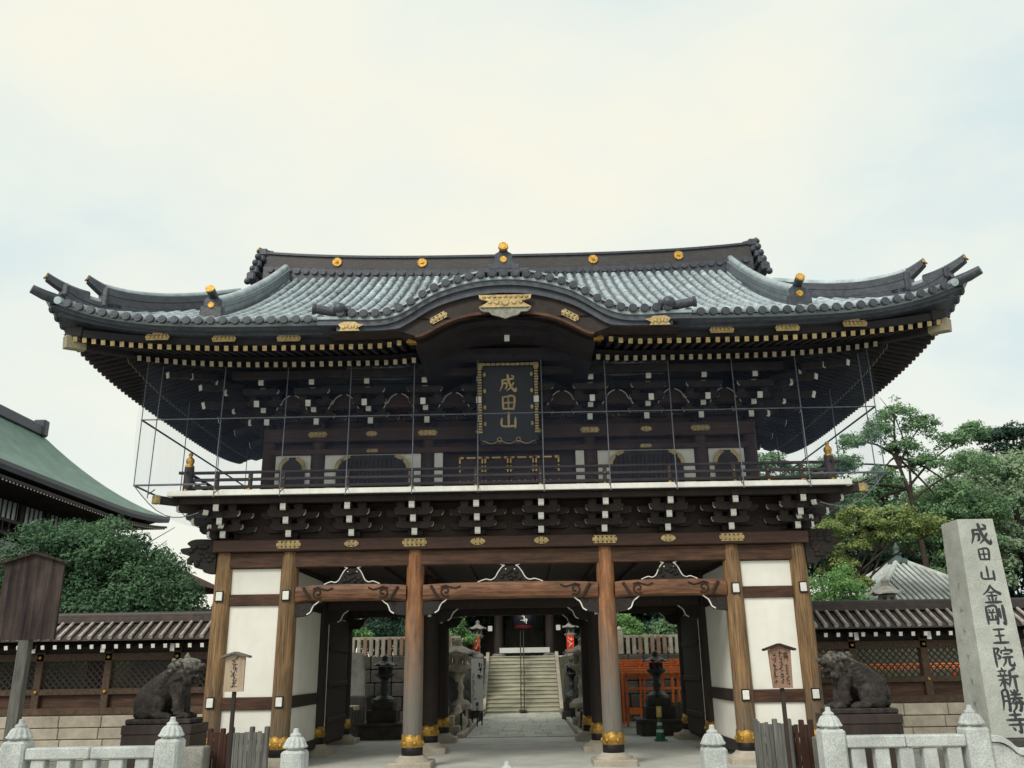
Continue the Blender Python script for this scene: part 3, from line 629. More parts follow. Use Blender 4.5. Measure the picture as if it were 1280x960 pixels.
for x in (-5.84, -5.17, *LX, 5.17, 5.84):
    p = MB().box((x, -0.92, 5.40), (0.075, 0.075, 0.40), ch=0.008).build('rail_post', M['wood_dark'], G)
    put('gold_stud', stud, p, (x, -0.985, 5.255)); put('gold_stud', stud, p, (x, -0.965, 5.475), None, (0.6, 1, 0.6))
put('gold_stud', stud, G, (-6.42, -1.02, 5.255)); put('gold_stud', stud, G, (6.42, -1.02, 5.255))
# ---- upper storey walls
UX = (-5.35, -4.25, -1.8, 1.8, 4.25, 5.35)
ucol = MB().lathe([(0.15, 5.19), (0.15, 6.95)], 18).mesh('upper_column', M['wood_red'])
for x in UX: put('upper_column', ucol, G, (x, 0.85, 0))
MB().box((0, 1.02, 6.5), (10.9, 0.08, 2.7)).build('upper_wall_boards', M['wood_red'], G)
for s in (-1, 1):
    MB().box((s*5.38, 3.0, 6.5), (0.08, 4.2, 2.7)).build('upper_wall_boards', M['wood_red'], G)
MB().box((0, 5.15, 6.5), (10.7, 0.08, 2.7)).build('upper_wall_boards', M['wood_red'], G)
MB().box((0, 0.82, 6.79), (10.9, 0.30, 0.30), ch=0.01).build('upper_head_beam', M['wood_red'], G)
MB().box((0, 0.80, 6.42), (10.7, 0.2, 0.12), ch=0.01).build('upper_lintel', M['wood_red'], G)
MB().box((0, 0.78, 5.27), (10.9, 0.2, 0.15), ch=0.01).build('upper_sill', M['wood_dark'], G)
for x in (-4.25, -3.05, -1.8, -0.61, 0.61, 1.8, 3.05, 4.25):
    big = abs(x) in (4.25, 1.8); gold_plate(x, 0.668, 6.80, 0.42 if big else 0.25, 0.12, G, pointed=big)
for s in (-1, 1):
    for x0, x1 in ((1.47, 1.655),):
        for z0, z1 in ((5.345, 6.36),):
            MB().box((s*(x0+x1)/2, 0.80, (z0+z1)/2), (x1-x0, 0.06, z1-z0)).build('plaster_strip', M['plaster'], G)
    for x0, x1 in ((1.96, 4.09), (4.41, 5.19)):
        MB().box((s*(x0+x1)/2, 0.83, 5.85), (x1-x0, 0.05, 1.02)).build('plaster_strip', M['plaster'], G)
    for xc, w, h in ((3.025, 0.80, 0.98), (4.80, 0.275, 0.96)):
        k = 0.16 if w > 0.5 else 0.10
        half = catmull([(w+0.07, 0), (w+0.02, 0.07), (w, 0.2), (w, h*0.66), (w-k*0.35, h*0.84), (w-k*1.3, h*0.95), (w-k*2.1, h*1.0)], 4)
        pl = half+[(-x, z) for x, z in half[::-1]]
        T = Matrix.Translation((s*xc, 0.805, 5.35)) @ XZ
        win = MB().prism(pl, 0.06, T).build('bell_window', M['wood_dark'], G)
        for q in (-1, 1):
            arc = [(s*xc+q*x, 0.738, 5.35+z) for x, z in half[-13:-2]]
            MB().sweep([(-0.02, -0.05), (0.02, -0.05), (0.02, 0.045), (-0.02, 0.045)], arc, (0, 1, 0), (q*0.75, 0, 0.65)).build('gold_corner', M['gold_pale'], win)
            foot = [(s*xc+q*x, 0.738, 5.35+z) for x, z in half[:6]]
            MB().sweep([(-0.02, -0.03), (0.02, -0.03), (0.02, 0.03), (-0.02, 0.03)], foot, (0, 1, 0), (q*1, 0, 0.2)).build('gold_corner', M['gold_pale'], win)
        if w > 0.5:
            for i in range(15):
                MB().box((s*xc-0.66+i*0.0943, 0.725, 5.80), (0.04, 0.04, 0.86)).build('slat', M['wood_dark'], win)
            gold_plate(s*xc, 0.695, 6.42, 0.26, 0.075, G)
# centre doors
for i in range(4):
    xc = -0.84+i*0.56
    d = MB().box((xc, 0.80, 5.82), (0.53, 0.05, 0.95), ch=0.01).build('door_leaf', M['wood_red'], G)
    b = MB()
    for z in (6.22, 5.97, 5.70, 5.45): b.box((xc, 0.755, z), (0.53, 0.04, 0.05))
    for x in (-0.24, 0, 0.24): b.box((xc+x, 0.76, 5.82), (0.045, 0.035, 0.92))
    b.build('door_frame', M['wood_red'], d)
    b = MB()
    for z in (6.22, 5.97):
        for q in (-1, 1):
            b.box((xc+q*0.215, 0.728, z), (0.10, 0.015, 0.045)); b.box((xc+q*0.247, 0.727, z-0.055 if z > 6 else z), (0.036, 0.013, 0.14))
        b.box((xc, 0.728, z), (0.20 if z > 6 else 0.0, 0.015, 0.035)) if z > 6 else (b.box((xc-0.06, 0.728, z), (0.035, 0.015, 0.035)), b.box((xc+0.06, 0.728, z), (0.035, 0.015, 0.035)))
    for z in (5.70, 5.45):
        for x in (-0.24, -0.06, 0.06, 0.24): b.box((xc+x, 0.728, z), (0.025, 0.015, 0.025))
    b.build('gold_fitting', M['gold_leaf'], d)
# ---- upper bracket sets
UP = [arm_proj(0.2, -0.40), arm_proj(0.2, -0.70), arm_proj(0.2, -0.86), arm_proj(0.2, -1.02)]
UZ = (7.05, 7.25, 7.62, 7.78)
TAIL = MB()
TAIL.beam((0, 0.3, 7.62), (0, -1.20, 7.23), 0.11, 0.14)
TAIL.beam((0, -1.203, 7.2285), (0, -1.215, 7.2255), 0.106, 0.135, 1)
TAIL = TAIL.mesh('tail_rafter', [M['wood_dark'], M['white_paint']])
strutpl = catmull([(-0.36, 0), (-0.30, 0.08), (-0.24, 0.10), (-0.20, 0.2), (-0.12, 0.27), (0, 0.30)], 3)
strutpl = strutpl+[(-x, z) for x, z in strutpl[::-1][1:]]
def bracket_up(x, y, rz, corner=False):
    core = MB().box((0, 0, 6.98), (0.2, 0.2, 0.06), top=(1.3, 1.3)).box((0, 0, 7.04), (0.26, 0.26, 0.07)).box((0, 0.05, 7.4), (0.14, 0.2, 0.75))
    o = core.build('upper_bracket_set', M['wood_dark'], G, (x, y, 0), (0, 0, rz))
    for k in range(4): put('projecting_arm', UP[k], o, (0, 0, UZ[k]))
    put('tail_rafter', TAIL, o)
    if not corner:
        put('cross_arm', AS, o, (0, -0.30, 7.18)); put('cross_arm', AS, o, (0, -0.62, 7.40)); put('cross_arm', AL, o, (0, 0.0, 7.2)); put('cross_arm', AL, o, (0, -0.31, 7.38)); put('cross_arm', AS, o, (0, -0.95, 7.56))
        for s in (-1, 1):
            put('bearing_block', BLK, o, (s*0.25, -0.30, 7.26)); put('bearing_block', BLK, o, (s*0.25, -0.62, 7.48))
        put('bearing_block', BLK, o, (0, -0.30, 7.13)); put('bearing_block', BLK, o, (0, -0.60, 7.33))
    return o
for x in (-4.25, -3.05, -1.8, -0.61, 0.61, 1.8, 3.05, 4.25): bracket_up(x, 0.85, 0)
for s in (-1, 1):
    bracket_up(s*5.35, 0.85, 0); bracket_up(s*5.35, 0.85, s*math.pi/2, True)
    o = bracket_up(s*5.35, 0.85, s*math.pi/4, True); o.scale = (1, 1.35, 1)
    for y in (2.0, 3.2, 4.4): bracket_up(s*5.35, y, s*math.pi/2)
for x in (-4.8, -3.65, -2.42, -1.2, 1.2, 2.42, 3.65, 4.8):
    T = Matrix.Translation((x, 0.48, 7.33)) @ XZ
    o = MB().prism(strutpl, 0.06, T).build('carved_strut', M['wood_red'], G)
    b = MB()
    for s in (-1, 1): white_curve(b, [(x+s*a, 0.415, 7.33+z) for a, z in ((0.34, -0.02), (0.29, 0.08), (0.24, 0.12), (0.20, 0.21), (0.12, 0.28), (0.05, 0.31))], 0.013)
    b.build('white_edge', M['white_paint'], o)
MB().box((0, -0.22, 7.90), (11.9, 0.16, 0.16), ch=0.01).build('eave_purlin', M['wood_dark'], G)
for s in (-1, 1): MB().box((s*6.4, 3.0, 7.90), (0.16, 6.3, 0.15), ch=0.01).build('eave_purlin', M['wood_dark'], G)
# ---- rafters: eave frame, a = place along the eave, d = distance out from the wall
def EP(side, a, d, z):
    if side == 0: return Vector((a, 0.75-d, z))
    return Vector((side*(5.35+d), 3.0+a, z))
HALF = {0: 5.35, -1: 2.25, 1: 2.25}
def uu(side, a, span=5.0, out=3.15):
    c = HALF[side]+out; return max(0.0, (abs(a)-(c-span))/span)
def kbump(side, a): return 0.13*max(0.0, (2.6-abs(a))/0.85)**2 if side == 0 and abs(a) < 2.6 else 0.0
def zb(side, a, d): return 7.66+0.32*(2.35-d)+0.42*uu(side, a)**3+kbump(side, a)*0.4
def zf(side, a, d): return 7.715+0.22*(3.15-d)+0.30*uu(side, a)**3+kbump(side, a)
def raft(side, a, d0, d1, zfun, name, w, h, mg, over):
    P, Q = EP(side, a, d0, zfun(side, a, d0)), EP(side, a, d1, zfun(side, a, d1))
    b = MB().beam(P, Q, w, h); t = (Q-P).normalized()
    b.beam(Q+t*0.001, Q+t*0.012, w*1.04, h*1.04, 1)
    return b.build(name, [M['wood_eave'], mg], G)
for side in (0, -1, 1):
    lim = HALF[side]+3.15; sp = 0.185; n = int((lim-0.12)/sp)
    for i in range(-n, n+1):
        a = i*sp+ (0.0 if side == 0 else 0.05)
        if side == 0 and abs(a) < 1.78: continue
        ex = max(0.0, abs(a)-HALF[side])
        if ex < 2.2: raft(side, a, max(0.05, ex+0.08), 2.35, zb, 'base_rafter', 0.075, 0.10, M['gold_tan'], 0)
        if ex < 3.0: raft(side, a, max(1.95, ex+0.06), 3.15, zf, 'flying_rafter', 0.08, 0.095, M['gold_pale'], 0)
# soffit boards over the rafters, eave fascia, tile bed
EY, EX, GX, YC = -2.85, 8.75, 6.20, 3.0
def prof(s): t = s/5.85; return 8.06+3.65*(0.78*t+0.22*t*t)
def rflare(a_over, s): return 0.62*a_over**4.2*(1-min(max(s, 0)/2.6, 1))**1.5
def roofz(x, y):
    s = min(y-EY, 2*YC-EY-y)
    if abs(x) > GX: s = min(s, EX-abs(x))
    u = max(0.0, (abs(x)-3.5)/5.25); v = max(0.0, (abs(y-YC)-0.6)/5.25)
    fr = y-EY if y < YC else 2*YC-EY-y
    w = u if fr <= EX-abs(x) else v
    return prof(max(s, 0))+rflare(w, s)
for side in (0, -1, 1):
    H = HALF[side]
    for nm, zfun, d0, d1, dz in (('soffit_board', zb, 0.0, 2.40, 0.062), ('soffit_board', zf, 2.0, 3.20, 0.060)):
        def fn(u, v, side=side, zfun=zfun, d0=d0, d1=d1, dz=dz, H=H):
            a = (u*2-1)*(H+d1); ex = max(0.0, abs(a)-H); d = lerp(max(d0, ex), d1, v)
            return EP(side, a, d, zfun(side, a, d)+dz)
        if side == 0:
            for q in (-1, 1):
                def fn2(u, v, q=q, fn=fn, d1=d1):
                    lo = 1.72/(5.35+d1); return fn((q*lerp(lo, 1.0, u)+1)/2, v)
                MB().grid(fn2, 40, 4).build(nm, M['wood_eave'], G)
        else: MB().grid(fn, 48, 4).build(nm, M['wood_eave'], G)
    MBs = []
    # kioi strip above base rafter ends, kayaoi and fascia layers
    rng = [(-1, 1)] if side else [(-1, -0.2), (0.2, 1)]
    for lo, hi in rng:
        def strip(name, m, d, zf_, hgt, th, din=0.0, far=3.2):
            N = 40; c = H+far; path = []; 
            for i in range(N+1):
                t = lerp(lo, hi, i/N); a = t*c
                if side == 0 and abs(a) < 1.78: a = math.copysign(1.78, a)
                path.append(EP(side, a, d, zf_(a)))
            sv = (0, 1, 0) if side == 0 else (-side, 0, 0)
            MB().sweep([(0, 0), (th, 0), (th, hgt), (0, hgt)], path, sv, (0, 0, 1)).build(name, m, G)
        strip('eave_beam', M['wood_eave'], 2.30, lambda a: zb(side, a, 2.30)+0.066, 0.10, 0.12, far=2.3)
        strip('eave_beam', M['wood_eave'], 3.13, lambda a: zf(side, a, 3.13)+0.066, 0.15+0.0, 0.16, far=3.13)
        strip('eave_fascia', M['fascia'], 3.28, lambda a: zf(side, a, 3.1)+0.20+0.16*uu(side, a)**4, 0.11, 0.5, far=3.3)
        strip('eave_fascia', M['fascia'], 3.42, lambda a: 7.985+0.60*max(0, (abs(a)-(H+3.42-5.25))/5.25)**4.2, 0.085, 0.5, far=3.42)
        strip('eave_fascia', M['tile'], 3.52, lambda a: 8.055+0.62*max(0, (abs(a)-(H+3.42-5.25))/5.25)**4.2, 0.035, 0.4, far=3.44)
# gold ornaments along the eave
def eave_orn(x, z, y=-2.50, k=1.0):
    pl = [(-0.30, 0.02), (-0.24, 0.09), (-0.14, 0.08), (-0.10, 0.13), (0.10, 0.13), (0.14, 0.08), (0.24, 0.09), (0.30, 0.02), (0.27, -0.07), (-0.27, -0.07)]
    T = Matrix.Translation((x, y, z)) @ Matrix.Scale(k, 4) @ XZ
    b = MB().prism(pl, 0.03, T)
    for i in range(5): b.ball((x+(i-2)*0.1*k, y-0.035, z+0.005), (0.042*k, 0.02, 0.05*k), 8, 5)
    for i in range(6): b.box(((i-2.5)*0.09, 0.055, 0.032), (0.03, 0.025, 0.004), 1, T)
    b.build('gold_eave_ornament', [M['gold_pale'], M['gold_dark']], G)
    MB().box((x, y-0.155, z+0.205), (0.36*k, 0.02, 0.055)).build('gold_eave_ornament', M['gold_dark'], G)
for s in (-1, 1):
    for x in (6.68, 5.39, 4.14): eave_orn(s*x, 7.865+0.3*uu(0, x)**3, k=0.78)
    a, c = Vector((s*5.45, 0.65, 8.28)), Vector((s*8.46, -2.36, 7.93))
    h = MB().beam(a, c, 0.17, 0.24, ch=0.01).build('hip_rafter', M['wood_eave'], G)
    MB().beam(lerp(a, c, 0.93), lerp(a, c, 1.02), 0.185, 0.255, ch=0.01).build('gold_cap', M['gold_tan'], h)
    MB().box((s*8.36, -2.26, 8.10), (0.30, 0.30, 0.30), ch=0.02).build('corner_block', M['wood_eave'], G)
    for t, dz in ((0.30, -0.30), (0.42, -0.34), (0.25, -0.52)):
        p = lerp(a, c, t); MB().beam(p+Vector((0, 0, dz)), p+Vector((s*0.34, -0.34, dz-0.09)), 0.12, 0.12).build('hip_arm', M['wood_dark'], h)
        MB().beam(p+Vector((s*0.342, -0.342, dz-0.09)), p+Vector((s*0.352, -0.352, dz-0.093)), 0.118, 0.118).build('hip_arm_end', M['white_paint'], h)
# ---- tiled roof
def front_fn(u, v):
    x = lerp(-EX, EX, u); top = YC if abs(x) <= GX else EY+(EX-abs(x))
    y = lerp(EY, top, v); return (x, y, roofz(x, y)+0.018*(1-((y-EY)/0.29) % 1.0))
roofs = []
for sgn, nm in ((1, 'roof_surface'), (-1, 'roof_surface')):
    b = MB(); nx = 152; xs = sorted(set([lerp(-EX, EX, i/nx) for i in range(nx+1)]+[-GX, GX, -GX-0.001, GX+0.001]))
    for i in range(len(xs)-1):
        col2 = []
        for x in (xs[i], xs[i+1]):
            top = YC if abs(x) <= GX else EY+max(EX-abs(x), 0.0); L = []
            for k in range(21):
                for e_ in (0.0, 1.0):
                    s_ = min(EY+0.2925*(k+e_*0.999), top); z = roofz(x, s_ if s_ < YC else YC)+0.022*(1-e_)
                    L.append((x, s_ if sgn > 0 else 2*YC-s_, z))
            col2.append(L)
        m2 = len(col2[0]); b.add(col2[0]+col2[1], [(j, m2+j, m2+j+1, j+1) if sgn > 0 else (j+1, m2+j+1, m2+j, j) for j in range(m2-1)], 0, False)
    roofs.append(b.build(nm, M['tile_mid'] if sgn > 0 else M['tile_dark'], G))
for s in (-1, 1):
    def sfn(u, v, s=s):
        yy = lerp(EY, 2*YC-EY, u); dmax = min(EX-GX, min(yy-EY, 2*YC-EY-yy)); dd = dmax*v
        return (s*(EX-dd), yy, roofz(s*(EX-dd-1e-4), yy)+0.0)
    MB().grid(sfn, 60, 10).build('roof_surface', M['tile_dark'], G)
    tri = [(s*(GX-0.1), EY+1.9, 8.9), (s*(GX-0.1), 2*YC-EY-1.9, 8.9), (s*(GX-0.1), YC, 11.6)]
    MB().add(tri, [(0, 1, 2)]).build('gable_boards', M['wood_dark'], G)
KX = [0, .2, .42, .64, .86, 1.07, 1.27, 1.47, 1.66, 1.84, 2.04, 2.25, 2.45, 2.68, 2.9, 3.1, 3.7]
KZ = [8.905, 8.90, 8.88, 8.845, 8.79, 8.725, 8.65, 8.54, 8.41, 8.285, 8.19, 8.14, 8.125, 8.125, 8.14, 8.15, 8.15]
def kz(x): return interp(abs(x), KX, KZ)
def kzs(x): return (kz(x-0.12)+kz(x+0.12)+2*kz(x))/4
disc = MB(); disc.tube([(0, 0.0, 0), (0, -0.05, 0)], 0.082, 14); disc.tube([(0, -0.05, 0), (0, -0.062, 0)], [0.076, 0.071], 14); disc.tube([(0, -0.062, 0), (0, -0.066, 0)], [0.045, 0.04], 10)
disc = disc.mesh('tile_end_disc', M['tile_dark'])
def roll(x, y0, y1, r=0.076):
    b = MB(); L = y1-y0; k = max(1, round(L/0.30)); pts = []; rs = []
    for i in range(k):
        for e_, rr in ((0.0, r), (0.93, r*0.985), (0.95, r*0.93), (0.999, r*0.93)):
            y = lerp(y0, y1, (i+e_)/k); pts.append((x+(0.006*math.sin(i*2.3+x*17)), y, roofz(x, y)+0.03)); rs.append(rr)
    b.tube(pts, rs, 10); return b.build('roll_tile', M['tile'], G)
SPC = 0.2303
for i in range(-37, 38):
    x = i*SPC; top = YC-0.1 if abs(x) < GX else EY+(EX-abs(x))-0.02
    y0 = EY-0.02
    if abs(x) < 3.35:
        y = EY
        while y < 2.5 and roofz(x, y)+0.05 < kzs(x)+0.16: y += 0.05
        y0 = y-0.05
    if top-y0 < 0.1: continue
    o = roll(x, y0, top)
    if 8.3 > abs(x) >= 3.35: put('tile_end_disc', disc, o, (x, EY-0.03, roofz(x, EY)+0.03))
for s in (-1, 1):
    for i in range(-24, 25):
        y = YC+i*SPC; o = MB().tube([(0, 0, 0), (-0.9*s*0+0.0, 0.0, 0.0001), (0, 0.3, 0.02), (0, min(0.75, max(0.35, 5.8-abs(y-YC))), 0.28 if abs(y-YC) < 5.2 else 0.15)], 0.078, 8).build('roll_tile', M['tile_dark'], G, (s*(EX+0.02), y, roofz(s*(EX-0.001), y)+0.03), (0, 0, s*math.pi/2))
        put('tile_end_disc', disc, o)
# ---- undulating gable over the centre of the eave
xs = [i*0.07-3.5 for i in range(101)]
def kstrip(name, m, y0, y1, lo, hi, xr, sm=False):
    b = MB(); vs = []; fs = []
    for x in xr:
        a, c = lo(x), hi(x); vs += [(x, y0, a), (x, y1, a), (x, y1, c), (x, y0, c)]
    n = len(xr)
    for i in range(n-1):
        for j in range(4): fs.append((i*4+j, (i+1)*4+j, (i+1)*4+(j+1) % 4, i*4+(j+1) % 4))
    fs += [(0, 1, 2, 3), ((n-1)*4+3, (n-1)*4+2, (n-1)*4+1, (n-1)*4)]
    b.add(vs, fs); return b.build(name, m, G)
LXs = [0, .44, .65, .87, 1.08, 1.3, 1.46, 1.6, 1.7, 1.95, 2.3, 3.6]
LZs = [8.22, 8.19, 8.16, 8.11, 8.03, 7.91, 7.81, 7.74, 7.74, 7.86, 7.83, 7.83]
def low(x):
    return (interp(abs(x-0.1), LXs, LZs)+interp(abs(x+0.1), LXs, LZs)+2*interp(abs(x), LXs, LZs))/4
kstrip('gable_roof', M['tile'], -2.98, 0.6, lambda x: kzs(x)-0.10, lambda x: kzs(x)-0.045, xs)
kstrip('gable_fascia', M['fascia'], -2.95, -2.3, lambda x: kzs(x)-0.205, lambda x: kzs(x)-0.10, xs)
kstrip('gable_fascia', M['fascia'], -2.89, -2.3, lambda x: max(kzs(x)-0.34, low(x)+0.02), lambda x: kzs(x)-0.205, [x for x in xs if abs(x) < 3.2])
kstrip('gable_board', M['wood_dark'], -2.82, -2.40, low, lambda x: max(kzs(x)-0.335, low(x)+0.04), [x for x in xs if abs(x) < 3.3])
kstrip('gable_board_edge', M['wood_beam'], -2.85, -2.72, lambda x: low(x)-0.045, lambda x: low(x)+0.012, [x for x in xs if abs(x) < 1.72])
kstrip('gable_ceiling', M['wood_eave'], -2.70, 0.98, lambda x: low(x)+0.0, lambda x: low(x)+0.05, [x for x in xs if abs(x) < 1.80])
kstrip('gable_crest', M['tile_brown'], -2.72, -2.50, lambda x: kzs(x)-0.05, lambda x: kzs(x)+0.15+0.05*max(0, 1-abs(x)/1.5), [x for x in xs if abs(x) < 3.1])
kstrip('gable_crest_cap', M['tile'], -2.76, -2.46, lambda x: kzs(x)+0.15+0.05*max(0, 1-abs(x)/1.5), lambda x: kzs(x)+0.185+0.05*max(0, 1-abs(x)/1.5), [x for x in xs if abs(x) < 3.15])
for i in range(-14, 15):
    x = i*0.2185; z = kzs(x)+0.012
    o = MB().tube([(0, 0, 0), (0, 0.3, 0)], 0.086, 12).build('roll_tile', M['tile'], G, (x, -2.99, z)); put('tile_end_disc', disc, o)
for s in (-1, 1):
    o = MB().tube([(s*2.9, -2.86, 8.27), (s*3.25, -2.88, 8.245), (s*3.55, -2.93, 8.285)], [0.10, 0.09, 0.085], 12).build('end_roll_tile', M['tile_dark'], G)
    MB().tube([(s*3.55, -2.93, 8.285), (s*3.60, -2.935, 8.292)], 0.105, 12).build('tile_end_disc', M['tile_dark'], o)
    MB().ball((s*3.08, -3.0, 8.25), (0.13, 0.12, 0.12), 12, 8).build('end_scroll_tile', M['tile_dark'], G)
    MB().box((s*1.77, -2.47, 7.80), (0.16, 0.12, 0.16), ch=0.01).build('gold_cap', M['gold'], G)
    # gold strip on the board, end ornaments
    cx, cz = s*1.24, (low(1.24)+kzs(1.24)-0.34)/2-0.03
    gold_plate(cx, -2.83, cz, 0.36, 0.13, G, ry=s*0.52)
    pl = [(-0.34, -0.09), (0.30, -0.09), (0.22, 0.0), (0.42, 0.10), (0.25, 0.13), (0.16, 0.20), (-0.2, 0.20), (-0.36, 0.12), (-0.26, 0.0)]
    T = Matrix.Translation((s*2.88, -2.965, 7.87)) @ Matrix.Scale(-s, 4, (1, 0, 0)) @ Matrix.Scale(0.62, 4) @ XZ
    b = MB().prism(pl, 0.03, T)
    for i in range(5): b.ball((s*2.88+(i-2)*0.06, -2.985, 7.88+0.02*(i % 2)), (0.034, 0.018, 0.042), 8, 5)
    b.build('gold_eave_ornament', M['gold_pale'], G)
T = Matrix.Translation((0.02, -2.90, 8.36)) @ XZ
pl = [(-0.50, 0.14), (0.50, 0.14), (0.48, 0.06), (0.30, 0.01), (0.36, -0.03), (0.50, -0.11), (-0.50, -0.11), (-0.36, -0.03), (-0.30, 0.01), (-0.48, 0.06)]
orn = MB().prism(pl, 0.04, T)
for dx, r in ((0, 0.085), (-0.16, 0.055), (0.16, 0.055), (-0.29, 0.04), (0.29, 0.04)): orn.tube([(0.02+dx, -2.94, 8.355), (0.02+dx, -2.965, 8.355)], [r, r*0.8], 14)
for i in range(9): orn.ball((0.02-0.4+i*0.1, -2.945, 8.46), (0.04, 0.018, 0.03), 7, 5)
orn = orn.build('gable_ornament', M['gold_pale'], G)
pen = catmull([(-0.48, 0.0), (-0.42, -0.07), (-0.30, -0.08), (-0.24, -0.14), (-0.12, -0.17), (0, -0.215)], 4)
pen = pen+[(-x, z) for x, z in pen[::-1][1:]]
T = Matrix.Translation((0.02, -2.86, 8.25)) @ XZ
pd = MB().prism(pen, 0.05, T)
for i in range(len(pen)-1): pass
pd.tube([(0.02+x, -2.915, 8.25+z) for x, z in pen], 0.016, 6)
pd.build('gable_pendant', M['lichen'], orn)
MB().box((0.03, -1.95, 8.02), (0.10, 0.05, 0.15)).build('tenon_cap', M['white_paint'], G)
MB().box((0, -2.0, 8.16), (3.2, 0.16, 0.2)).build('gable_tie', M['wood_eave'], G)
MB().box((0, -1.0, 8.0), (3.4, 0.2, 0.22)).build('gable_tie', M['wood_eave'], G)
# finial on the undulating gable
fin = MB()
fin.box((0, -2.78, 9.02), (0.98, 0.26, 0.10), ch=0.02); fin.box((0, -2.78, 9.10), (0.62, 0.26, 0.12), ch=0.02)
T = Matrix.Translation((0, -2.66, 9.14)) @ XZ
fp = catmull([(-0.26, 0), (-0.17, 0.06), (-0.15, 0.14), (-0.17, 0.22), (-0.10, 0.27), (-0.07, 0.3), (0, 0.31)], 3)
fin.prism(fp+[(-x, z) for x, z in fp[::-1][1:]], 0.24, T)
fin.tube([(0, -2.6, 9.40), (0, -2.95, 9.50)], [0.075, 0.085], 12)
fin = fin.build('roof_finial', M['tile_dark'], G)
MB().tube([(0, -2.90, 9.25), (0, -2.925, 9.25)], [0.075, 0.06], 14).build('gold_disc', M['gold'], fin)
MB().tube([(0, -2.93, 9.495), (0, -2.98, 9.51)], [0.10, 0.092], 16).build('gold_disc', M['gold'], fin)
# ---- ridges
def ridge_z(x): return 11.62+0.26*(abs(x)/6.8)**3
rx = [lerp(-6.42, 6.42, i/48) for i in range(49)]
for nm, m, a, hz0, hz1 in (('ridge_base', M['tile_dark'], 0.34, -0.25, 0.10), ('ridge_course', M['ridge'], 0.27, 0.10, 0.20), ('ridge_band', M['ridge'], 0.24, 0.20, 0.50), ('ridge_course', M['tile_dark'], 0.28, 0.50, 0.56)):
    MB().sweep([(-a, hz0), (a, hz0), (a, hz1), (-a, hz1)], [(x, YC, ridge_z(x)) for x in rx], (0, 1, 0), (0, 0, 1)).build(nm, m, G)
MB().tube([(x, YC, ridge_z(x)+0.58) for x in rx], 0.11, 10).build('ridge_cap', M['tile'], G)
cusp = MB().tube([(0, 0, 0), (0, -0.09, 0)], 0.088, 10).mesh('ridge_scallop', M['tile_dark'])
for i in range(-27, 28): put('ridge_scallop', cusp, G, (i*SPC, YC-0.30, ridge_z(i*SPC)+0.02))
for x in (-4.5, -2.25, 2.25, 4.5):
    b = MB(); vs = [(x+0.12*(1+0.1*math.cos(a*16))*math.cos(a), YC-0.275, ridge_z(x)+0.36+0.12*(1+0.1*math.cos(a*16))*math.sin(a)) for a in [2*math.pi*i/64 for i in range(64)]]
    vs2 = [(p[0], p[1]+0.05, p[2]) for p in vs]; n = 64
    b.add(vs+vs2, [tuple(range(n))[::-1]]+[(i, (i+1) % n, n+(i+1) % n, n+i) for i in range(n)])
    b.tube([(x, YC-0.275, ridge_z(x)+0.36), (x, YC-0.30, ridge_z(x)+0.36)], [0.04, 0.03], 10)
    b.build('gold_crest_disc', M['gold'], G)
for s in (-1, 1):
    b = MB(); z = ridge_z(6.42)
    for k, (dx, w, z0, z1) in enumerate(((0.05, 0.60, 0.44, 0.66), (0.10, 0.70, 0.26, 0.44), (0.16, 0.86, 0.06, 0.26), (0.20, 1.0, -0.16, 0.06), (0.24, 1.2, -0.4, -0.16))):
        b.box((s*(6.42+dx), YC, z+(z0+z1)/2), (0.22, w, (z1-z0)), ch=0.04)
    b.tube([(s*6.3, YC, z+0.60), (s*6.55, YC, z+0.66), (s*6.68, YC, z+0.74)], [0.1, 0.1, 0.085], 10)
    for k in range(5): b.ball((s*(6.58+0.04*k), YC-0.35-0.05*k, z+0.38-0.2*k), 0.09, 8, 6)
    b.build('ridge_end_tile', M['tile_dark'], G)
    MB().tube([(s*6.675, YC, z+0.738), (s*6.695, YC, z+0.752)], 0.088, 12).build('gold_disc', M['gold'], G)
def ridge_run(path, w, h, m, name, cap=0.075, layers=3):
    P = [Vector(p) for p in path]; n = len(P); sides = []
    for i in range(n):
        t = (P[min(i+1, n-1)]-P[max(i-1, 0)]); t.z = 0; t.normalize(); sides.append(tuple(Vector((t.y, -t.x, 0))))
    o = None
    for k in range(layers):
        a = w*(0.5-0.03*(k % 2)); z0, z1 = -0.12+(h+0.12)*k/layers, -0.12+(h+0.12)*(k+1)/layers-0.008
        q = MB().sweep([(-a, z0), (a, z0), (a, z1), (-a, z1)], P, sides, (0, 0, 1)).build(name if o is None else 'ridge_course', m, o or G)
        o = o or q
    MB().tube([p+Vector((0, 0, h+cap*0.3)) for p in P], cap, 10).build('ridge_cap', M['tile'], o)
    return o
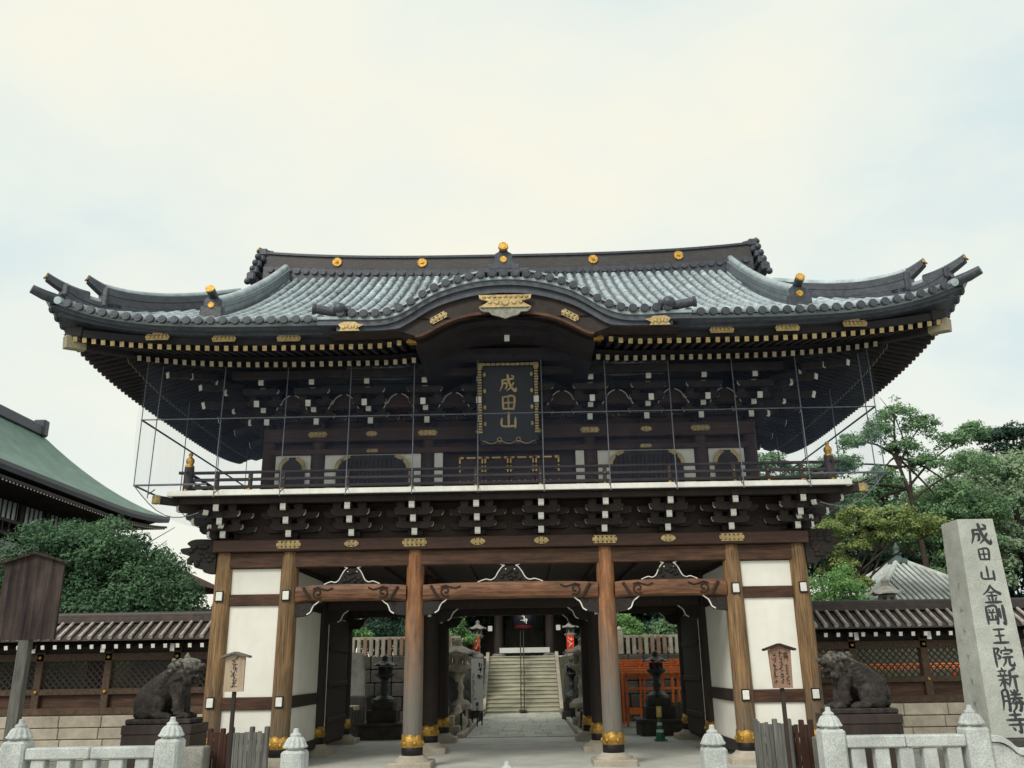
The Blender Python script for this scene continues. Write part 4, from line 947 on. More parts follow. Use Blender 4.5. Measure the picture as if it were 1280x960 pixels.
for s in (-1, 1):
    X = 5.85
    path = [(s*lerp(X, X-0.06, t), lerp(2.75, -2.15, t), 0) for t in [i/24 for i in range(25)]]
    path = [(x, y, roofz(x, y)+0.03) for x, y, z in path]
    o = ridge_run(path, 0.30, 0.36, M['tile_mid'], 'descending_ridge', 0.085, 4)
    x0, y0, z0 = path[-1]
    b = MB(); b.box((x0, y0-0.05, z0+0.10), (0.46, 0.16, 0.28), ch=0.03); b.box((x0, y0-0.05, z0+0.30), (0.36, 0.14, 0.26), ch=0.08); b.box((x0, y0-0.05, z0-0.06), (0.58, 0.16, 0.10), ch=0.03)
    b.tube([(x0, y0+0.1, z0+0.42), (x0, y0-0.25, z0+0.52)], [0.085, 0.09], 12)
    q = b.build('ridge_end_tile', M['tile_dark'], o)
    MB().tube([(x0, y0-0.13, z0+0.24), (x0, y0-0.155, z0+0.24)], [0.075, 0.06], 14).build('gold_disc', M['gold'], o)
    MB().tube([(x0, y0-0.25, z0+0.52), (x0, y0-0.29, z0+0.533)], 0.088, 14).build('gold_disc', M['gold'], o)
    # corner ridges in two tiers with horn tiles
    def hip(sv, dz=0.0): return Vector((s*(EX-sv), EY+sv, roofz(s*(EX-sv-1e-3), EY+sv)+0.03+dz))
    for s0, s1, h, hornz in ((2.75, 0.72, 0.34, 0.34), (0.95, 0.20, 0.16, 0.34)):
        pth = [hip(lerp(s0, s1, i/14)) for i in range(15)]
        pth = [p+Vector((0, 0, 0.16*(i/14)**3)) for i, p in enumerate(pth)]
        o = ridge_run(pth, 0.26, h, M['tile_dark'], 'corner_ridge', 0.08, 3)
        e0 = pth[-1]; dr = Vector((s*0.7071, -0.7071, 0))
        sd = Vector((dr.y, -dr.x, 0)); bb = MB(); n_ = 12; ring_ = []
        for i in range(n_+1):
            t = i/n_; q = e0+dr*lerp(-0.45, 0.34, t); up_ = h+0.02+0.17*t*t; th = lerp(h+0.10, 0.15, t**0.8); w_ = lerp(0.115, 0.075, t)
            ring_.append([q+sd*w_*c+Vector((0, 0, up_-th*(1-k_))) for c, k_ in ((-1, 0), (1, 0), (1, 0.75), (0.5, 1), (-0.5, 1), (-1, 0.75))])
        vs = [v for r_ in ring_ for v in r_]
        bb.add(vs, [(i*6+j, i*6+(j+1) % 6, (i+1)*6+(j+1) % 6, (i+1)*6+j) for i in range(n_) for j in range(6)]+[tuple(range(6))[::-1], tuple(range(n_*6, n_*6+6))])
        bb.beam(e0-dr*0.06+Vector((0, 0, h*0.35)), e0+dr*0.06+Vector((0, 0, h*0.35)), 0.34, h+0.12, ch=0.05)
        bb.build('horn_tile', M['tile_dark'], o)
        tp = e0+dr*0.33+Vector((0, 0, h+0.115)); dd = Vector((dr.x*0.8, dr.y*0.8, 0.6))
        MB().tube([tp, tp+dd*0.03], 0.075, 12).build('gold_disc', M['gold'], o)
    c0 = hip(0.25); dr = Vector((s*0.7071, -0.7071, 0))
    MB().tube([c0+Vector((0, 0, 0.02)), hip(0.0)+dr*0.05+Vector((0, 0, 0.0)), hip(0.0)+dr*0.28+Vector((0, 0, 0.06))], [0.10, 0.10, 0.085], 12).build('corner_roll_tile', M['tile_dark'], G)
# ================================================================== PLAQUE
pq = thing('hanging_plaque', 'tall black plaque with gilt frame and three gold characters hanging under the gate eave', 'plaque', (0.015, 0.0, 6.36))
tilt = Matrix.Rotation(rad(14), 4, 'X')
def PT(x, z, y=0.0): return tilt @ Vector((x, y, z))
b = MB().box((0, 0, 0.83), (1.14, 0.06, 1.62), 0, tilt, 0.01); b.build('panel', M['lacquer'], pq)
for nm, c, d in (('frame_side', (-0.585, -0.02, 0.84), (0.10, 0.10, 1.60)), ('frame_side', (0.585, -0.02, 0.84), (0.10, 0.10, 1.60)), ('frame_top', (0, -0.02, 1.68), (1.30, 0.10, 0.10)), ('frame_bottom', (0, -0.02, 0.0), (1.20, 0.10, 0.07))):
    MB().box(c, d, 0, tilt, 0.012).build(nm, M['lacquer'], pq)
b = MB()
for s in (-1, 1):
    for k in range(25):
        w = 0.075 if k not in (0, 24) else 0.09
        b.box((s*0.60, -0.085, 0.24+k*0.0585), (w, 0.035, 0.040), 0, tilt, 0.006)
        if k % 6 == 3: b.ball((s*0.50, -0.075, 0.24+k*0.0585), (0.035, 0.02, 0.05), 8, 5, 0, tilt)
for k in range(11): b.box((-0.52+k*0.104, -0.085, 1.685), (0.088, 0.035, 0.055), 0, tilt, 0.006)
for s in (-1, 1): b.box((s*0.60, -0.088, 1.66), (0.11, 0.04, 0.12), 0, tilt, 0.006)
b.build('gilt_trim', M['gold_pale'], pq)
b = MB()
lp = []
for i in range(60):
    t = i/59; x = lerp(-0.56, 0.56, t); lp.append(PT(x, 0.02+0.03*math.cos(t*math.pi*6), -0.085))
b.tube(lp, 0.010, 5)
for s in (-1, 1): b.tube([PT(s*0.2+0.045*math.cos(a), 0.075+0.045*math.sin(a), -0.085) for a in [i*0.55 for i in range(12)]], 0.010, 5)
b.build('gilt_scroll', M['gold_pale'], pq)
for ch, z in (('成', 1.27), ('田', 0.86), ('山', 0.47)):
    b = MB(); brush(b, ch, 0.40, tilt @ Matrix.Translation((0, -0.032, z)) @ XZ, 0.018, 1.05); b.build('character', M['gold_pale'], pq)
# ================================================================== BIRD NET
nf = thing('bird_net', 'fine pale bird net on a thin steel frame around the upper storey', 'net', (0, 0, 0))
NY, NX = -1.32, 7.33
def pole(a, b_, r=0.012, nm='frame_pole'): MB().tube([a, b_], r, 6).build(nm, M['steel'], nf)
pole((-NX, NY, 6.64), (NX, NY, 6.64)); 
for s in (-1, 1):
    pole((s*NX, NY, 6.64), (s*NX, 7.2, 6.64), 0.02); pole((s*NX, NY, 5.31), (s*NX, 7.2, 5.31), 0.02)
    pole((s*NX, NY, 5.31), (s*5.9, NY, 5.31), 0.02)
    for y in (1.0, 3.2, 5.4): pole((s*NX, y, 5.31), (s*NX, y, 7.75), 0.011, 'net_wire')
    pole((s*NX, NY, 5.31), (s*NX, NY, 7.9), 0.010, 'net_wire')
for k in range(-6, 6):
    x = 0.06+0.645+1.29*k
    if abs(x) > 7.2: continue
    pole((x, NY, 5.05), (x, NY+0.05, 7.78), 0.011)
    pole((x, NY, 5.12), (x+0.0, NY+0.30, 5.28), 0.012, 'stay')
MB().grid(lambda u, v: (lerp(-NX, NX, u), NY+0.03*math.sin(u*60)+0.35*max(0, v-0.6), lerp(5.25, 7.95, v)), 60, 6).build('net_sheet', M['net_front_haze'], nf)
for s in (-1, 1):
    MB().grid(lambda u, v, s=s: (s*(NX+0.04*math.sin(u*22)*(1-v)+0.10*math.sin(v*math.pi)), lerp(NY, 7.2, u), lerp(5.31, 7.95, v)), 30, 8).build('net_sheet', M['net'], nf)
    def sag(u, v, s=s):
        x = lerp(NX, 6.0, v); z = lerp(5.31, 4.75, v)-0.35*math.sin(math.pi*v)*(0.9+0.1*math.sin(u*20)); return (s*x, lerp(NY, 7.0, u), z)
    MB().grid(sag, 24, 8).build('net_sheet', M['net'], nf)
    for u in (0.0, 0.25, 0.6, 1.0): MB().tube([sag(u, i/8) for i in range(9)], 0.010, 5).build('net_wire', M['steel'], nf)
# ================================================================== GROUND AND APPROACH
g0 = MB().add([(-600,-80,0),(600,-80,0),(600,900,0),(-600,900,0)],[(0,1,2,3)]).build('ground', M['asphalt']); struct(g0)
fc = MB().add([(-60,-50,0.004),(60,-50,0.004),(60,-1.35,0.004),(-60,-1.35,0.004)],[(0,1,2,3)]).build('forecourt_bounce', mat('forecourt_bounce', (0.50,0.50,0.455), (0.40,0.40,0.365), 1.2, rough=0.8, bump=0.2, bscale=40, extra=speckle(0.15, 60))); struct(fc)  # pale paving, mostly out of view, added to bounce light under the eaves
gf = MB().box((0, 3.0, 0.012), (12.6, 8.6, 0.02)).build('gate_floor', mat('gate_floor', (0.60,0.605,0.55), (0.50,0.505,0.46), 1.5, rough=0.8, bump=0.15, bscale=60, extra=speckle(0.12, 60))); struct(gf)
PX0, PX1, PXC = -1.38, 1.62, 0.12
path = MB().add([(PX0-0.1,7.2,0.006),(PX1+0.1,7.2,0.006),(PX1+0.1,20.0,0.006),(PX0-0.1,20.0,0.006)],[(0,1,2,3)]).build('path', M['stone_grey']); struct(path)
y = 7.22; row = 0
while y < 19.9:
    h = random.choice((0.8, 0.95, 1.1)); x = PX0; cuts = [PX0]
    off = (row % 2)*0.26
    while x < PX1-0.35:
        x = min(PX1, x+random.uniform(0.45, 0.66)-(off if x == PX0 else 0)); cuts.append(x)
    cuts[-1] = PX1
    for a, c in zip(cuts[:-1], cuts[1:]):
        if c-a < 0.08: continue
        MB().box(((a+c)/2, y+h/2, 0.022+random.uniform(-0.003, 0.004)), (c-a-0.010, h-0.010, 0.03), ch=0.005).build('paving_slab', M['paving'], path)
    y += h; row += 1
for s, x in ((-1, PX0-0.16), (1, PX1+0.16)):
    for k in range(9):
        MB().box((x, 7.9+k*1.42, 0.06), (0.20, 1.40, 0.12), ch=0.015).build('kerb_stone', M['stone_cream'], path)
# stairway up to the inner gate
NS = 15; RISE, RUN, SY = 0.155, 0.30, 20.0
st = struct(MB().box((PXC, SY+NS*RUN/2+1.6, 0.4), (3.0, NS*RUN-0.8, 0.2)).build('stairway', M['stone_dark']))
for k in range(NS):
    MB().box((PXC, SY+k*RUN+RUN/2+0.435, RISE*(k+1)-RISE/2-0.03), (3.02, RUN+0.8, RISE-0.062)).box((PXC, SY+k*RUN+RUN/2+0.4, RISE*(k+1)-0.028), (3.04, RUN+0.8, 0.055), ch=0.012).build('step', M['step'], st)
for s in (-1, 1):
    x = PXC+s*1.60
    MB().beam((x, SY-0.1, 0.10), (x, SY+NS*RUN, NS*RISE+0.08), 0.16, 0.26, ch=0.02).build('stringer', M['stone_cream'], st)
hr = thing('stair_handrail', 'brown metal handrail up the middle of the stone stairway', 'handrail', (PXC, SY, 0))
for k in range(6):
    yy = 0.15+k*0.95; z = RISE*int(yy/RUN+1)
    for s in (-1, 1): MB().tube([(s*0.07, yy, z-0.1), (s*0.07, yy, z+0.85)], 0.022, 6).build('rail_post', M['rail_steel'], hr)
for s in (-1, 1):
    for h in (0.85, 0.5): MB().tube([(s*0.07, 0.15, 0.155+h), (s*0.07, 4.9, 0.155+h+4.75*RISE/RUN)], 0.02, 6).build('rail_bar', M['rail_steel'], hr)
MB().box((0, -0.12, 0.15), (0.32, 0.4, 0.02)).build('foot_plate', M['board_brown'], hr)
ter = MB()
for s in (-1, 1):
    ter.box((PXC+s*(3.3+14), 40, 1.13), (28, 51.9, 2.26)); ter.box((PXC+s*2.5, 43.2, 1.125), (1.62, 45.4, 2.25))
ter.box((PXC, 40.5, NS*RISE/2-0.02), (3.6, 30, NS*RISE-0.02))
struct(ter.build('terrace', M['earth']))

# ================================================================== ROOFED SIDE WALLS
def side_wall(s, label, x_end, posts):
    w = thing('roofed_wall', label, 'wall', (s*6.05, 3.0, 0), group='roofed walls beside the gate')
    L = x_end-6.05; cx = L/2
    def X(a): return s*a
    # stone courses
    zz = (0.0, 0.20, 0.43, 0.67, 0.925)
    for r in range(4):
        a = 0.0; z0, z1 = zz[r], zz[r+1]; first = random.uniform(0.35, 0.9)
        while a < L:
            bl = first if a == 0 else random.uniform(0.82, 0.98); e_ = min(a+bl, L)
            if e_-a > 0.05: MB().box((X((a+e_)/2), -0.05*(3-r)*0.5-0.02, (z0+z1)/2), (e_-a-0.014, 0.55+0.05*(3-r), z1-z0-0.014), ch=0.012).build('stone_block', M['stone_cream'], w)
            a = e_
    MB().box((X(cx), 0.02, 0.46), (L, 0.44, 0.90)).build('stone_core', M['stone_dark'], w)
    MB().box((X(cx), -0.02, 1.005), (L, 0.26, 0.15), ch=0.01).build('ground_sill', M['wood_wall'], w)
    MB().box((X(cx), 0.0, 1.23), (L, 0.06, 0.32)).build('skirting_board', M['wood_red'] if s < 0 else M['stone_cream'], w) if False else None
    MB().box((X(cx), -0.01, 1.425), (L, 0.16, 0.13), ch=0.01).build('middle_rail', M['wood_wall'], w)
    MB().box((X(cx), -0.01, 2.185), (L, 0.18, 0.17), ch=0.01).build('top_rail', M['wood_wall'], w)
    px = [0.05]+[abs(p)-6.05 for p in posts]+[L-0.05]
    for a in px:
        MB().box((X(a), 0.0, 1.68), (0.17, 0.2, 1.5), ch=0.012).build('post', M['wood_wall'], w)
        for z in (1.425, 2.185): put('gold_stud', stud, w, (X(a), -0.115, z), None, (1.1, 1.0, 1.2))
    for a, c in zip(px[:-1], px[1:]):
        MB().box((X((a+c)/2), 0.03, 1.22), (c-a-0.17, 0.05, 0.28)).build('skirting_board', M['wood_beam'], w)
        a2, c2 = a+0.085, c-0.085; n = int((c2-a2)/0.15)+8; zl, zh = 1.49, 2.10
        for q, yy in ((1, -0.012), (-1, 0.016)):
            b = MB()
            for i in range(-8, n):
                x0 = a2+i*0.15 if q > 0 else a2+(i+8)*0.15-0.07
                pts = [(x0, zl), (x0+q*(zh-zl), zh)]
                lo_, hi_ = 0.0, 1.0
                for side_ in (a2, c2):
                    t = (side_-pts[0][0])/(pts[1][0]-pts[0][0])
                    inc = (pts[1][0] > pts[0][0])
                    if (side_ == a2) == inc: lo_ = max(lo_, t)
                    else: hi_ = min(hi_, t)
                if hi_-lo_ < 0.04: continue
                p0 = (lerp(pts[0][0], pts[1][0], lo_), lerp(zl, zh, lo_)); p1 = (lerp(pts[0][0], pts[1][0], hi_), lerp(zl, zh, hi_))
                b.beam((X(p0[0]), yy, p0[1]), (X(p1[0]), yy, p1[1]), 0.02, 0.026)
            if b.v: b.build('lattice', M['wood_dark'], w)
    # rafters with white ends
    re = MB().beam((0, 0.1, 2.56), (0, -0.60, 2.40), 0.08, 0.09).beam((0, -0.601, 2.3998), (0, -0.612, 2.397), 0.078, 0.088, 1).mesh('rafter', [M['wood_dark'], M['white_paint']])
    n = int(L/0.279)
    for i in range(n): put('rafter', re, w, (X(0.14+i*0.279), 0, 0))
    pe = MB().box((0, -0.22, 2.37), (0.10, 0.36, 0.14)).box((0, -0.406, 2.365), (0.096, 0.012, 0.17), 1).mesh('bracket_end', [M['wood_dark'], M['white_paint']])
    for a in px[1:-1]: put('bracket_end', pe, w, (X(a), -0.05, 0))
    MB().box((X(cx), 0.03, 2.42), (L, 0.05, 0.32)).build('frieze_board', M['wood_dark'], w)
    # roof
    for q in (1, -1):
        MB().add([(X(-0.05), 0, 2.96), (X(L+0.2), 0, 2.96), (X(L+0.2), -q*0.66, 2.575), (X(-0.05), -q*0.66, 2.575), (X(-0.05), 0, 2.88), (X(L+0.2), 0, 2.88), (X(L+0.2), -q*0.66, 2.525), (X(-0.05), -q*0.66, 2.525)],
                 [(0,1,2,3), (7,6,5,4), (3,2,6,7), (0,3,7,4), (1,5,6,2)]).build('roof_slope', M['tile_brown'], w)
    rt = MB().tube([(0, -0.10, 2.945), (0, -0.35, 2.795), (0, -0.66, 2.615)], [0.040, 0.042, 0.044], 8).tube([(0, -0.66, 2.615), (0, -0.70, 2.59)], 0.05, 10).mesh('roll_tile', mat_wall_roll)
    n = int(L/0.232)
    for i in range(n+1): put('roll_tile', rt, w, (X(0.05+i*0.232), 0, 0))
    MB().box((X(cx), 0, 3.0), (L+0.2, 0.26, 0.13), ch=0.012).build('ridge', M['tile_brown'], w)
    MB().box((X(cx), 0, 3.085), (L+0.2, 0.20, 0.05), ch=0.008).build('ridge_course', M['tile_brown'], w)
    MB().tube([(X(-0.1), 0, 3.115), (X(L+0.1), 0, 3.115)], 0.07, 10).build('ridge_cap', M['tile_brown'], w)
    return w
mat_wall_roll = mat('wall_roll', (0.60,0.55,0.51), (0.28,0.245,0.225), 7.0, rough=0.45, bump=0.3, bscale=30, spec=0.5, var=0.12)
side_wall(-1, 'low wooden lattice wall with tiled roof left of the gate', 17.0, (-7.76, -9.35, -10.94, -12.53, -14.12))
side_wall(1, 'low wooden lattice wall with tiled roof right of the gate', 15.0, (7.76, 9.39, 10.98, 12.57))

# ================================================================== GUARDIAN LIONS
def lion_mesh(crest, low):
    b = MB(); dz = -0.07 if low else 0.0
    def T(pts, rs): b.tube(pts, rs, 14)
    T([(-0.36, 0, 0.20), (-0.28, 0, 0.34), (-0.08, 0, 0.50), (0.12, 0, 0.63+dz*0.5), (0.22, 0, 0.76+dz), (0.27, 0, 0.84+dz)], [0.21, 0.27, 0.265, 0.255, 0.235, 0.17])
    b.ball((0.17, 0, 0.55), (0.22, 0.25, 0.24)); b.ball((0.20, 0, 0.74+dz), (0.21, 0.24, 0.18))
    b.ball((0.32, 0, 0.84+dz), (0.20, 0.20, 0.165)); b.ball((0.45, 0, 0.835+dz), (0.125, 0.15, 0.075)); b.ball((0.43, 0, 0.70+dz), (0.11, 0.13, 0.05))
    b.ball((0.555, 0, 0.865+dz), (0.05, 0.085, 0.05)); b.box((0.47, 0, 0.835+dz), (0.17, 0.26, 0.10), ch=0.03); b.box((0.46, 0, 0.69+dz), (0.15, 0.22, 0.06), ch=0.02)
    for k in range(7): b.ball((0.36+0.07*math.cos(k*0.9), 0.0+0.19*math.sin(k*0.9), 0.62+dz), (0.05, 0.05, 0.07), 8, 6)
    for k in range(18):
        a = random.uniform(0.9, 5.4); zq = random.uniform(0.55, 0.98)+dz; rr = 0.255*math.sqrt(max(0.05, 1-((zq-0.76-dz)/0.30)**2))
        b.ball((0.19+rr*math.cos(a)*0.85, rr*math.sin(a), zq), (0.044, 0.044, 0.040), 8, 6)
    for s in (-1, 1):
        b.ball((0.41, s*0.085, 0.92+dz), (0.06, 0.05, 0.045)); b.ball((0.17, s*0.16, 0.90+dz), (0.085, 0.04, 0.055)); b.ball((0.50, s*0.07, 0.83+dz), (0.05, 0.045, 0.04))
        b.ball((-0.22, s*0.19, 0.24), (0.25, 0.12, 0.225)); b.ball((-0.30, s*0.20, 0.13), (0.16, 0.11, 0.13)); b.ball((0.0, s*0.22, 0.06), (0.17, 0.085, 0.065))
        T([(0.17, s*0.14, 0.56), (0.235, s*0.15, 0.34), (0.26, s*0.15, 0.08)], [0.14, 0.105, 0.09]); b.ball((0.33, s*0.15, 0.055), (0.125, 0.085, 0.06))
        for k in range(3): b.ball((0.42, s*0.15+(k-1)*0.05, 0.045), (0.05, 0.026, 0.04), 8, 6); b.ball((0.13, s*0.22+(k-1)*0.045, 0.045), (0.045, 0.024, 0.038), 8, 6)
        for k in range(7):
            a = k*0.42; b.ball((0.20-0.10*math.sin(a)-0.02*k*0.3, s*(0.225-0.01*k), 0.87+dz-0.055*k+0.03), (0.07, 0.055, 0.06), 9, 7)
        for k in range(5): b.ball((0.06-0.03*k, s*(0.235), 0.78+dz-0.06*k), (0.07, 0.05, 0.055), 9, 7)
    for k in range(6): b.ball((0.16-0.075*k, 0, 0.945+dz-0.075*k), (0.07, 0.085, 0.06), 9, 7)
    b.ball((-0.50, 0, 0.24), (0.10, 0.12, 0.17)); b.ball((-0.47, 0, 0.40), (0.085, 0.10, 0.11)); b.ball((-0.51, 0, 0.10), (0.07, 0.1, 0.1))
    if crest: b.lathe([(0.06, 0.95), (0.05, 1.0), (0.055, 1.03), (0.03, 1.06), (0.01, 1.10)], 10, (0.27, 0, 0)); b.tube([(0.3, 0, 0.97), (0.45, 0, 0.95), (0.52, 0, 0.93)], [0.05, 0.04, 0.025], 8)
    else: b.ball((0.33, 0, 0.96+dz), (0.10, 0.1, 0.06))
    me = b.mesh('lion_raw', M['lion']); o = bpy.data.objects.new('lion_raw', me); COL.objects.link(o)
    r = o.modifiers.new('r', 'REMESH'); r.mode = 'VOXEL'; r.voxel_size = 0.0105; r.use_smooth_shade = True
    sm = o.modifiers.new('s', 'SMOOTH'); sm.iterations = 1; sm.factor = 0.4
    dg = bpy.context.evaluated_depsgraph_get(); m2 = bpy.data.meshes.new_from_object(o.evaluated_get(dg)); bpy.data.objects.remove(o); m2.name = 'lion'
    m2.materials.clear(); m2.materials.append(M['lion']); return m2
for s, lab in ((-1, 'dark stone guardian lion with crested head, left of the gate'), (1, 'dark stone guardian lion with rounded mane, right of the gate')):
    o = thing('guardian_lion', lab, 'statue', (s*5.96, -2.0, 0.975), 0 if s < 0 else math.pi, 'guardian lions')
    put('body', lion_mesh(s < 0, s > 0), o, (0, 0, 0.075))
    MB().box((-0.02, 0, 0.045), (1.12, 0.62, 0.09), ch=0.02).build('base_slab', M['lion'], o)
    p = thing('statue_plinth', 'tall dark polished stone plinth under the %s lion' % ('left' if s < 0 else 'right'), 'plinth', (s*5.95, -2.0, 0), 0, 'lion plinths')
    MB().box((0, 0, 0.90), (1.20, 0.82, 0.15), ch=0.012).build('cap_stone', M['plinth'], p)
    MB().box((0, 0, 0.42), (1.18, 0.80, 0.81), ch=0.012).build('block', M['plinth'], p)
    kb = thing('stone_block', 'small squared grey stone block beside the %s lion plinth' % ('left' if s < 0 else 'right'), 'block', (s*5.12, -2.75, 0))
    MB().box((0, 0, 0.33), (0.36, 0.34, 0.66), ch=0.02).build('body', M['stone_grey'], kb)

# ================================================================== STONE FENCES AND BOLLARDS
FLUTE = lambda a, z: 1+(0.085*math.cos(a*12) if 1.225 < z < 1.32 else 0)
def fence_post(par, x, y, z0=0.0, name='post'):
    b = MB(); b.box((x, y, 0.60), (0.225, 0.225, 1.20), ch=0.022)
    b.box((x, y, 1.205), (0.16, 0.16, 0.03), top=(0.8, 0.8))
    fp = [(0.075, 1.20), (0.08, 1.215), (0.112, 1.222), (0.115, 1.235), (0.103, 1.247), (0.094, 1.27), (0.083, 1.295), (0.066, 1.315), (0.052, 1.322), (0.052, 1.327), (0.056, 1.335), (0.045, 1.348), (0.028, 1.358), (0.024, 1.385), (0.023, 1.395), (0.004, 1.398)]
    b2 = MB(); b2.lathe(fp, 72, (x, y, 0), fl=FLUTE)
    o = b.build(name, M['granite_post'], par); b2.build('finial', M['granite_post'], o); o.location.z = z0; return o
def stone_fence(label, xs_, x0, x1):
    f = thing('stone_fence', label, 'fence', (0, -9.0, 0), group='stone fences in the foreground')
    for x in xs_: fence_post(f, x, 0)
    lim = sorted(list(xs_)+[x0, x1]); lim = sorted(set(lim))
    for a, c in zip(lim[:-1], lim[1:]):
        ia, ic = a+(0.113 if a in xs_ else 0), c-(0.113 if c in xs_ else 0)
        if ic-ia < 0.2: continue
        mid = (ia+ic)/2 if len(xs_) > 1 else ic
        for p, q in ((ia, mid-0.003), (mid+0.003, ic)):
            if q-p > 0.1: MB().box(((p+q)/2, 0, 1.085), (q-p, 0.16, 0.105), ch=0.012).build('rail', M['granite_post'], f)
        n = max(1, int(round((ic-ia)/0.235)))
        for i in range(n):
            MB().box((ia+(i+0.5)*(ic-ia)/n, 0, 0.515), (0.135, 0.11, 1.035), ch=0.01).build('baluster', M['granite_post'], f)
    return f
stone_fence('pale granite post and baluster fence at the lower left edge', (-4.64, -3.16), -6.2, -3.16)
stone_fence('pale granite post and baluster fence before the right lion', (3.19, 4.55), 3.19, 4.55)
cp = thing('stone_balustrade', 'low carved granite balustrade with wavy top rail at the right edge', 'balustrade', (4.67, -9.0, 0))
top = catmull([(0.0, 1.10), (0.10, 1.09), (0.18, 1.045), (0.24, 0.99), (0.32, 0.975), (0.40, 0.985), (0.50, 1.04), (0.62, 1.06), (0.80, 1.05), (1.2, 1.05)], 5)
MB().prism([(0, 0)]+[(x, z-0.03) for x, z in top][0:0]+[(1.2, 0)]+[(x, z-0.04) for x, z in top[::-1]], 0.10, Matrix.Translation((0, 0.05, 0)) @ XZ).build('panel', M['granite_post'], cp)
MB().sweep([(-0.08, -0.028), (0.08, -0.028), (0.08, 0.02), (0.06, 0.03), (-0.06, 0.03), (-0.08, 0.02)], [(x, 0, z) for x, z in top], (0, 1, 0), (0, 0, 1)).build('coping', M['granite_post'], cp)
for i, (x, y, dz, lab) in enumerate(((-1.95, -9.0, -0.12, 'granite bollard with fluted finial before the left centre column'), (2.06, -9.0, -0.145, 'granite bollard with fluted finial before the right centre column'), (0.085, -9.0, -0.44, 'granite bollard whose tip shows at the bottom middle edge'))):
    o = thing('stone_bollard', lab, 'bollard', (x, y, 0), group='granite bollards in a row')
    fence_post(o, 0, 0, dz, 'shaft')

# ================================================================== PICKET SCREENS
def picket(label, x0, x1, y, h, m, s, n, cat='fence'):
    f = thing('picket_screen', label, cat, ((x0+x1)/2, y, 0)); w = abs(x1-x0); bw = w/n
    for i in range(n):
        hh = h*(1+random.uniform(-0.02, 0.02))-0.04*abs(i-n/2)/n*s
        MB().box((-w/2+(i+0.5)*bw, random.uniform(-0.006, 0.006), hh/2), (bw*0.93, 0.022, hh), ch=0.004).build('board', m, f)
    for z in (h*0.28, h*0.8): MB().box((0, 0.045, z), (w, 0.05, 0.07), ch=0.006).build('rail', m, f)
    for x in (-w/2, w*0.08, w/2): MB().box((x, 0.03, (h+0.07)/2), (0.075, 0.09, h+0.07), ch=0.012).build('post', m, f)
    return f
picket('weathered grey board screen below the small left notice', -4.62, -4.03, -2.6, 0.87, M['board_grey'], 1, 8)
picket('dark brown board screen beside the left lion plinth', -5.02, -4.66, -2.45, 0.84, M['board_brown'], 0, 5)
picket('weathered grey board screen below the small right notice', 4.05, 4.60, -2.6, 0.87, M['board_grey'], -1, 8)
picket('dark brown board screen beside the right lion plinth', 4.64, 5.0, -2.45, 0.84, M['board_brown'], 0, 5)
picket('grey board screen by the left bronze lantern', -4.95, -4.2, 7.3, 0.78, M['board_grey'], 0, 9)
picket('grey board screen by the right bronze lantern', 4.15, 5.0, 7.3, 0.85, M['board_grey'], 0, 10)

# ================================================================== NOTICE BOARDS
def marks(mb, x0, x1, z0, z1, y, n, T, cols=1, w=0.006):
    """weathered ink too faded to read: short brush touches down a column"""
    for c in range(cols):
        xc = lerp(x0, x1, (c+0.5)/cols); hw = (x1-x0)/cols*0.36
        for k in range(n):
            z = lerp(z1, z0, (k+0.5)/n); hh = (z1-z0)/n*0.40
            for q in range(5):
                a = Vector((xc+random.uniform(-hw, hw), z+random.uniform(-hh, hh))); ang = random.choice((0.05, 0.1, 1.5, 1.6, 0.8, 2.3)); L = random.uniform(0.5, 1.1)*hw
                d_ = Vector((math.cos(ang), math.sin(ang)))*L; nr = Vector((-d_.y, d_.x)).normalized()*w*random.uniform(0.6, 1.1)
                p = [a-d_-nr*0.5, a+d_-nr, a+d_+nr, a-d_+nr*0.5]
                mb.add([(v.x, v.y, y+0.0003*q) for v in p], [(0, 1, 2, 3)], 0, False, T)
def notice(label, x, y, w, zb_, zt, m, roofm, post_top, post_w, peak, m_post, taper=1.0):
    o = thing('notice_board', label, 'sign', (x, y, 0))
    h = zt-zb_
    pl = [(-w/2*taper, 0), (w/2*taper, 0), (w/2, h), (0, h+peak), (-w/2, h)]
    MB().prism(pl, 0.05, Matrix.Translation((0, 0.025, zb_)) @ XZ).build('board', m, o)
    for s in (-1, 1): MB().beam((0, 0, zt+peak+0.015), (s*(w/2+0.07), 0, zt+0.005), 0.17, 0.03, up=(0, 1, 0) if False else (0, 0, 1)).build('roof_board', roofm, o)
    MB().box((0, 0.05, post_top/2), (post_w, post_w*0.8, post_top), ch=0.008).build('post', m_post, o)
    return o
XZn = XZ
nb = notice('small grey wooden notice with one column of ink before the left wing', -4.19, -4.0, 0.30, 1.52, 2.02, M['board_tan'], M['board_grey'], 1.9, 0.06, 0.055, M['wood_in'])
b = MB(); marks(b, -0.05, 0.05, 1.58, 2.02, 0.0265, 9, XZ, 1, 0.006); b.build('lettering', M['ink'], nb)
nb2 = notice('small brown wooden notice with three columns of characters before the right wing', 4.17, -4.0, 0.34, 1.45, 2.0, mat('board_rust', (0.36,0.22,0.15), (0.24,0.14,0.095), 4.0, (8,8,0.5), 0.75, 0.2, 14), M['board_brown'], 1.9, 0.06, 0.07, M['wood_in'], 0.86)
put('lettering', text_mesh('総\n門', 0.078, M['ink'], 'lettering'), nb2, (0.085, -0.028, 1.90), (math.pi/2, 0, 0))
b = MB(); marks(b, 0.06, 0.11, 1.50, 1.80, 0.0265, 9, XZ, 1, 0.0045); marks(b, -0.03, 0.03, 1.50, 1.98, 0.0265, 11, XZ, 1, 0.006); marks(b, -0.135, -0.065, 1.52, 1.96, 0.0265, 8, XZ, 1, 0.006)
b.build('lettering', M['ink'], nb2)
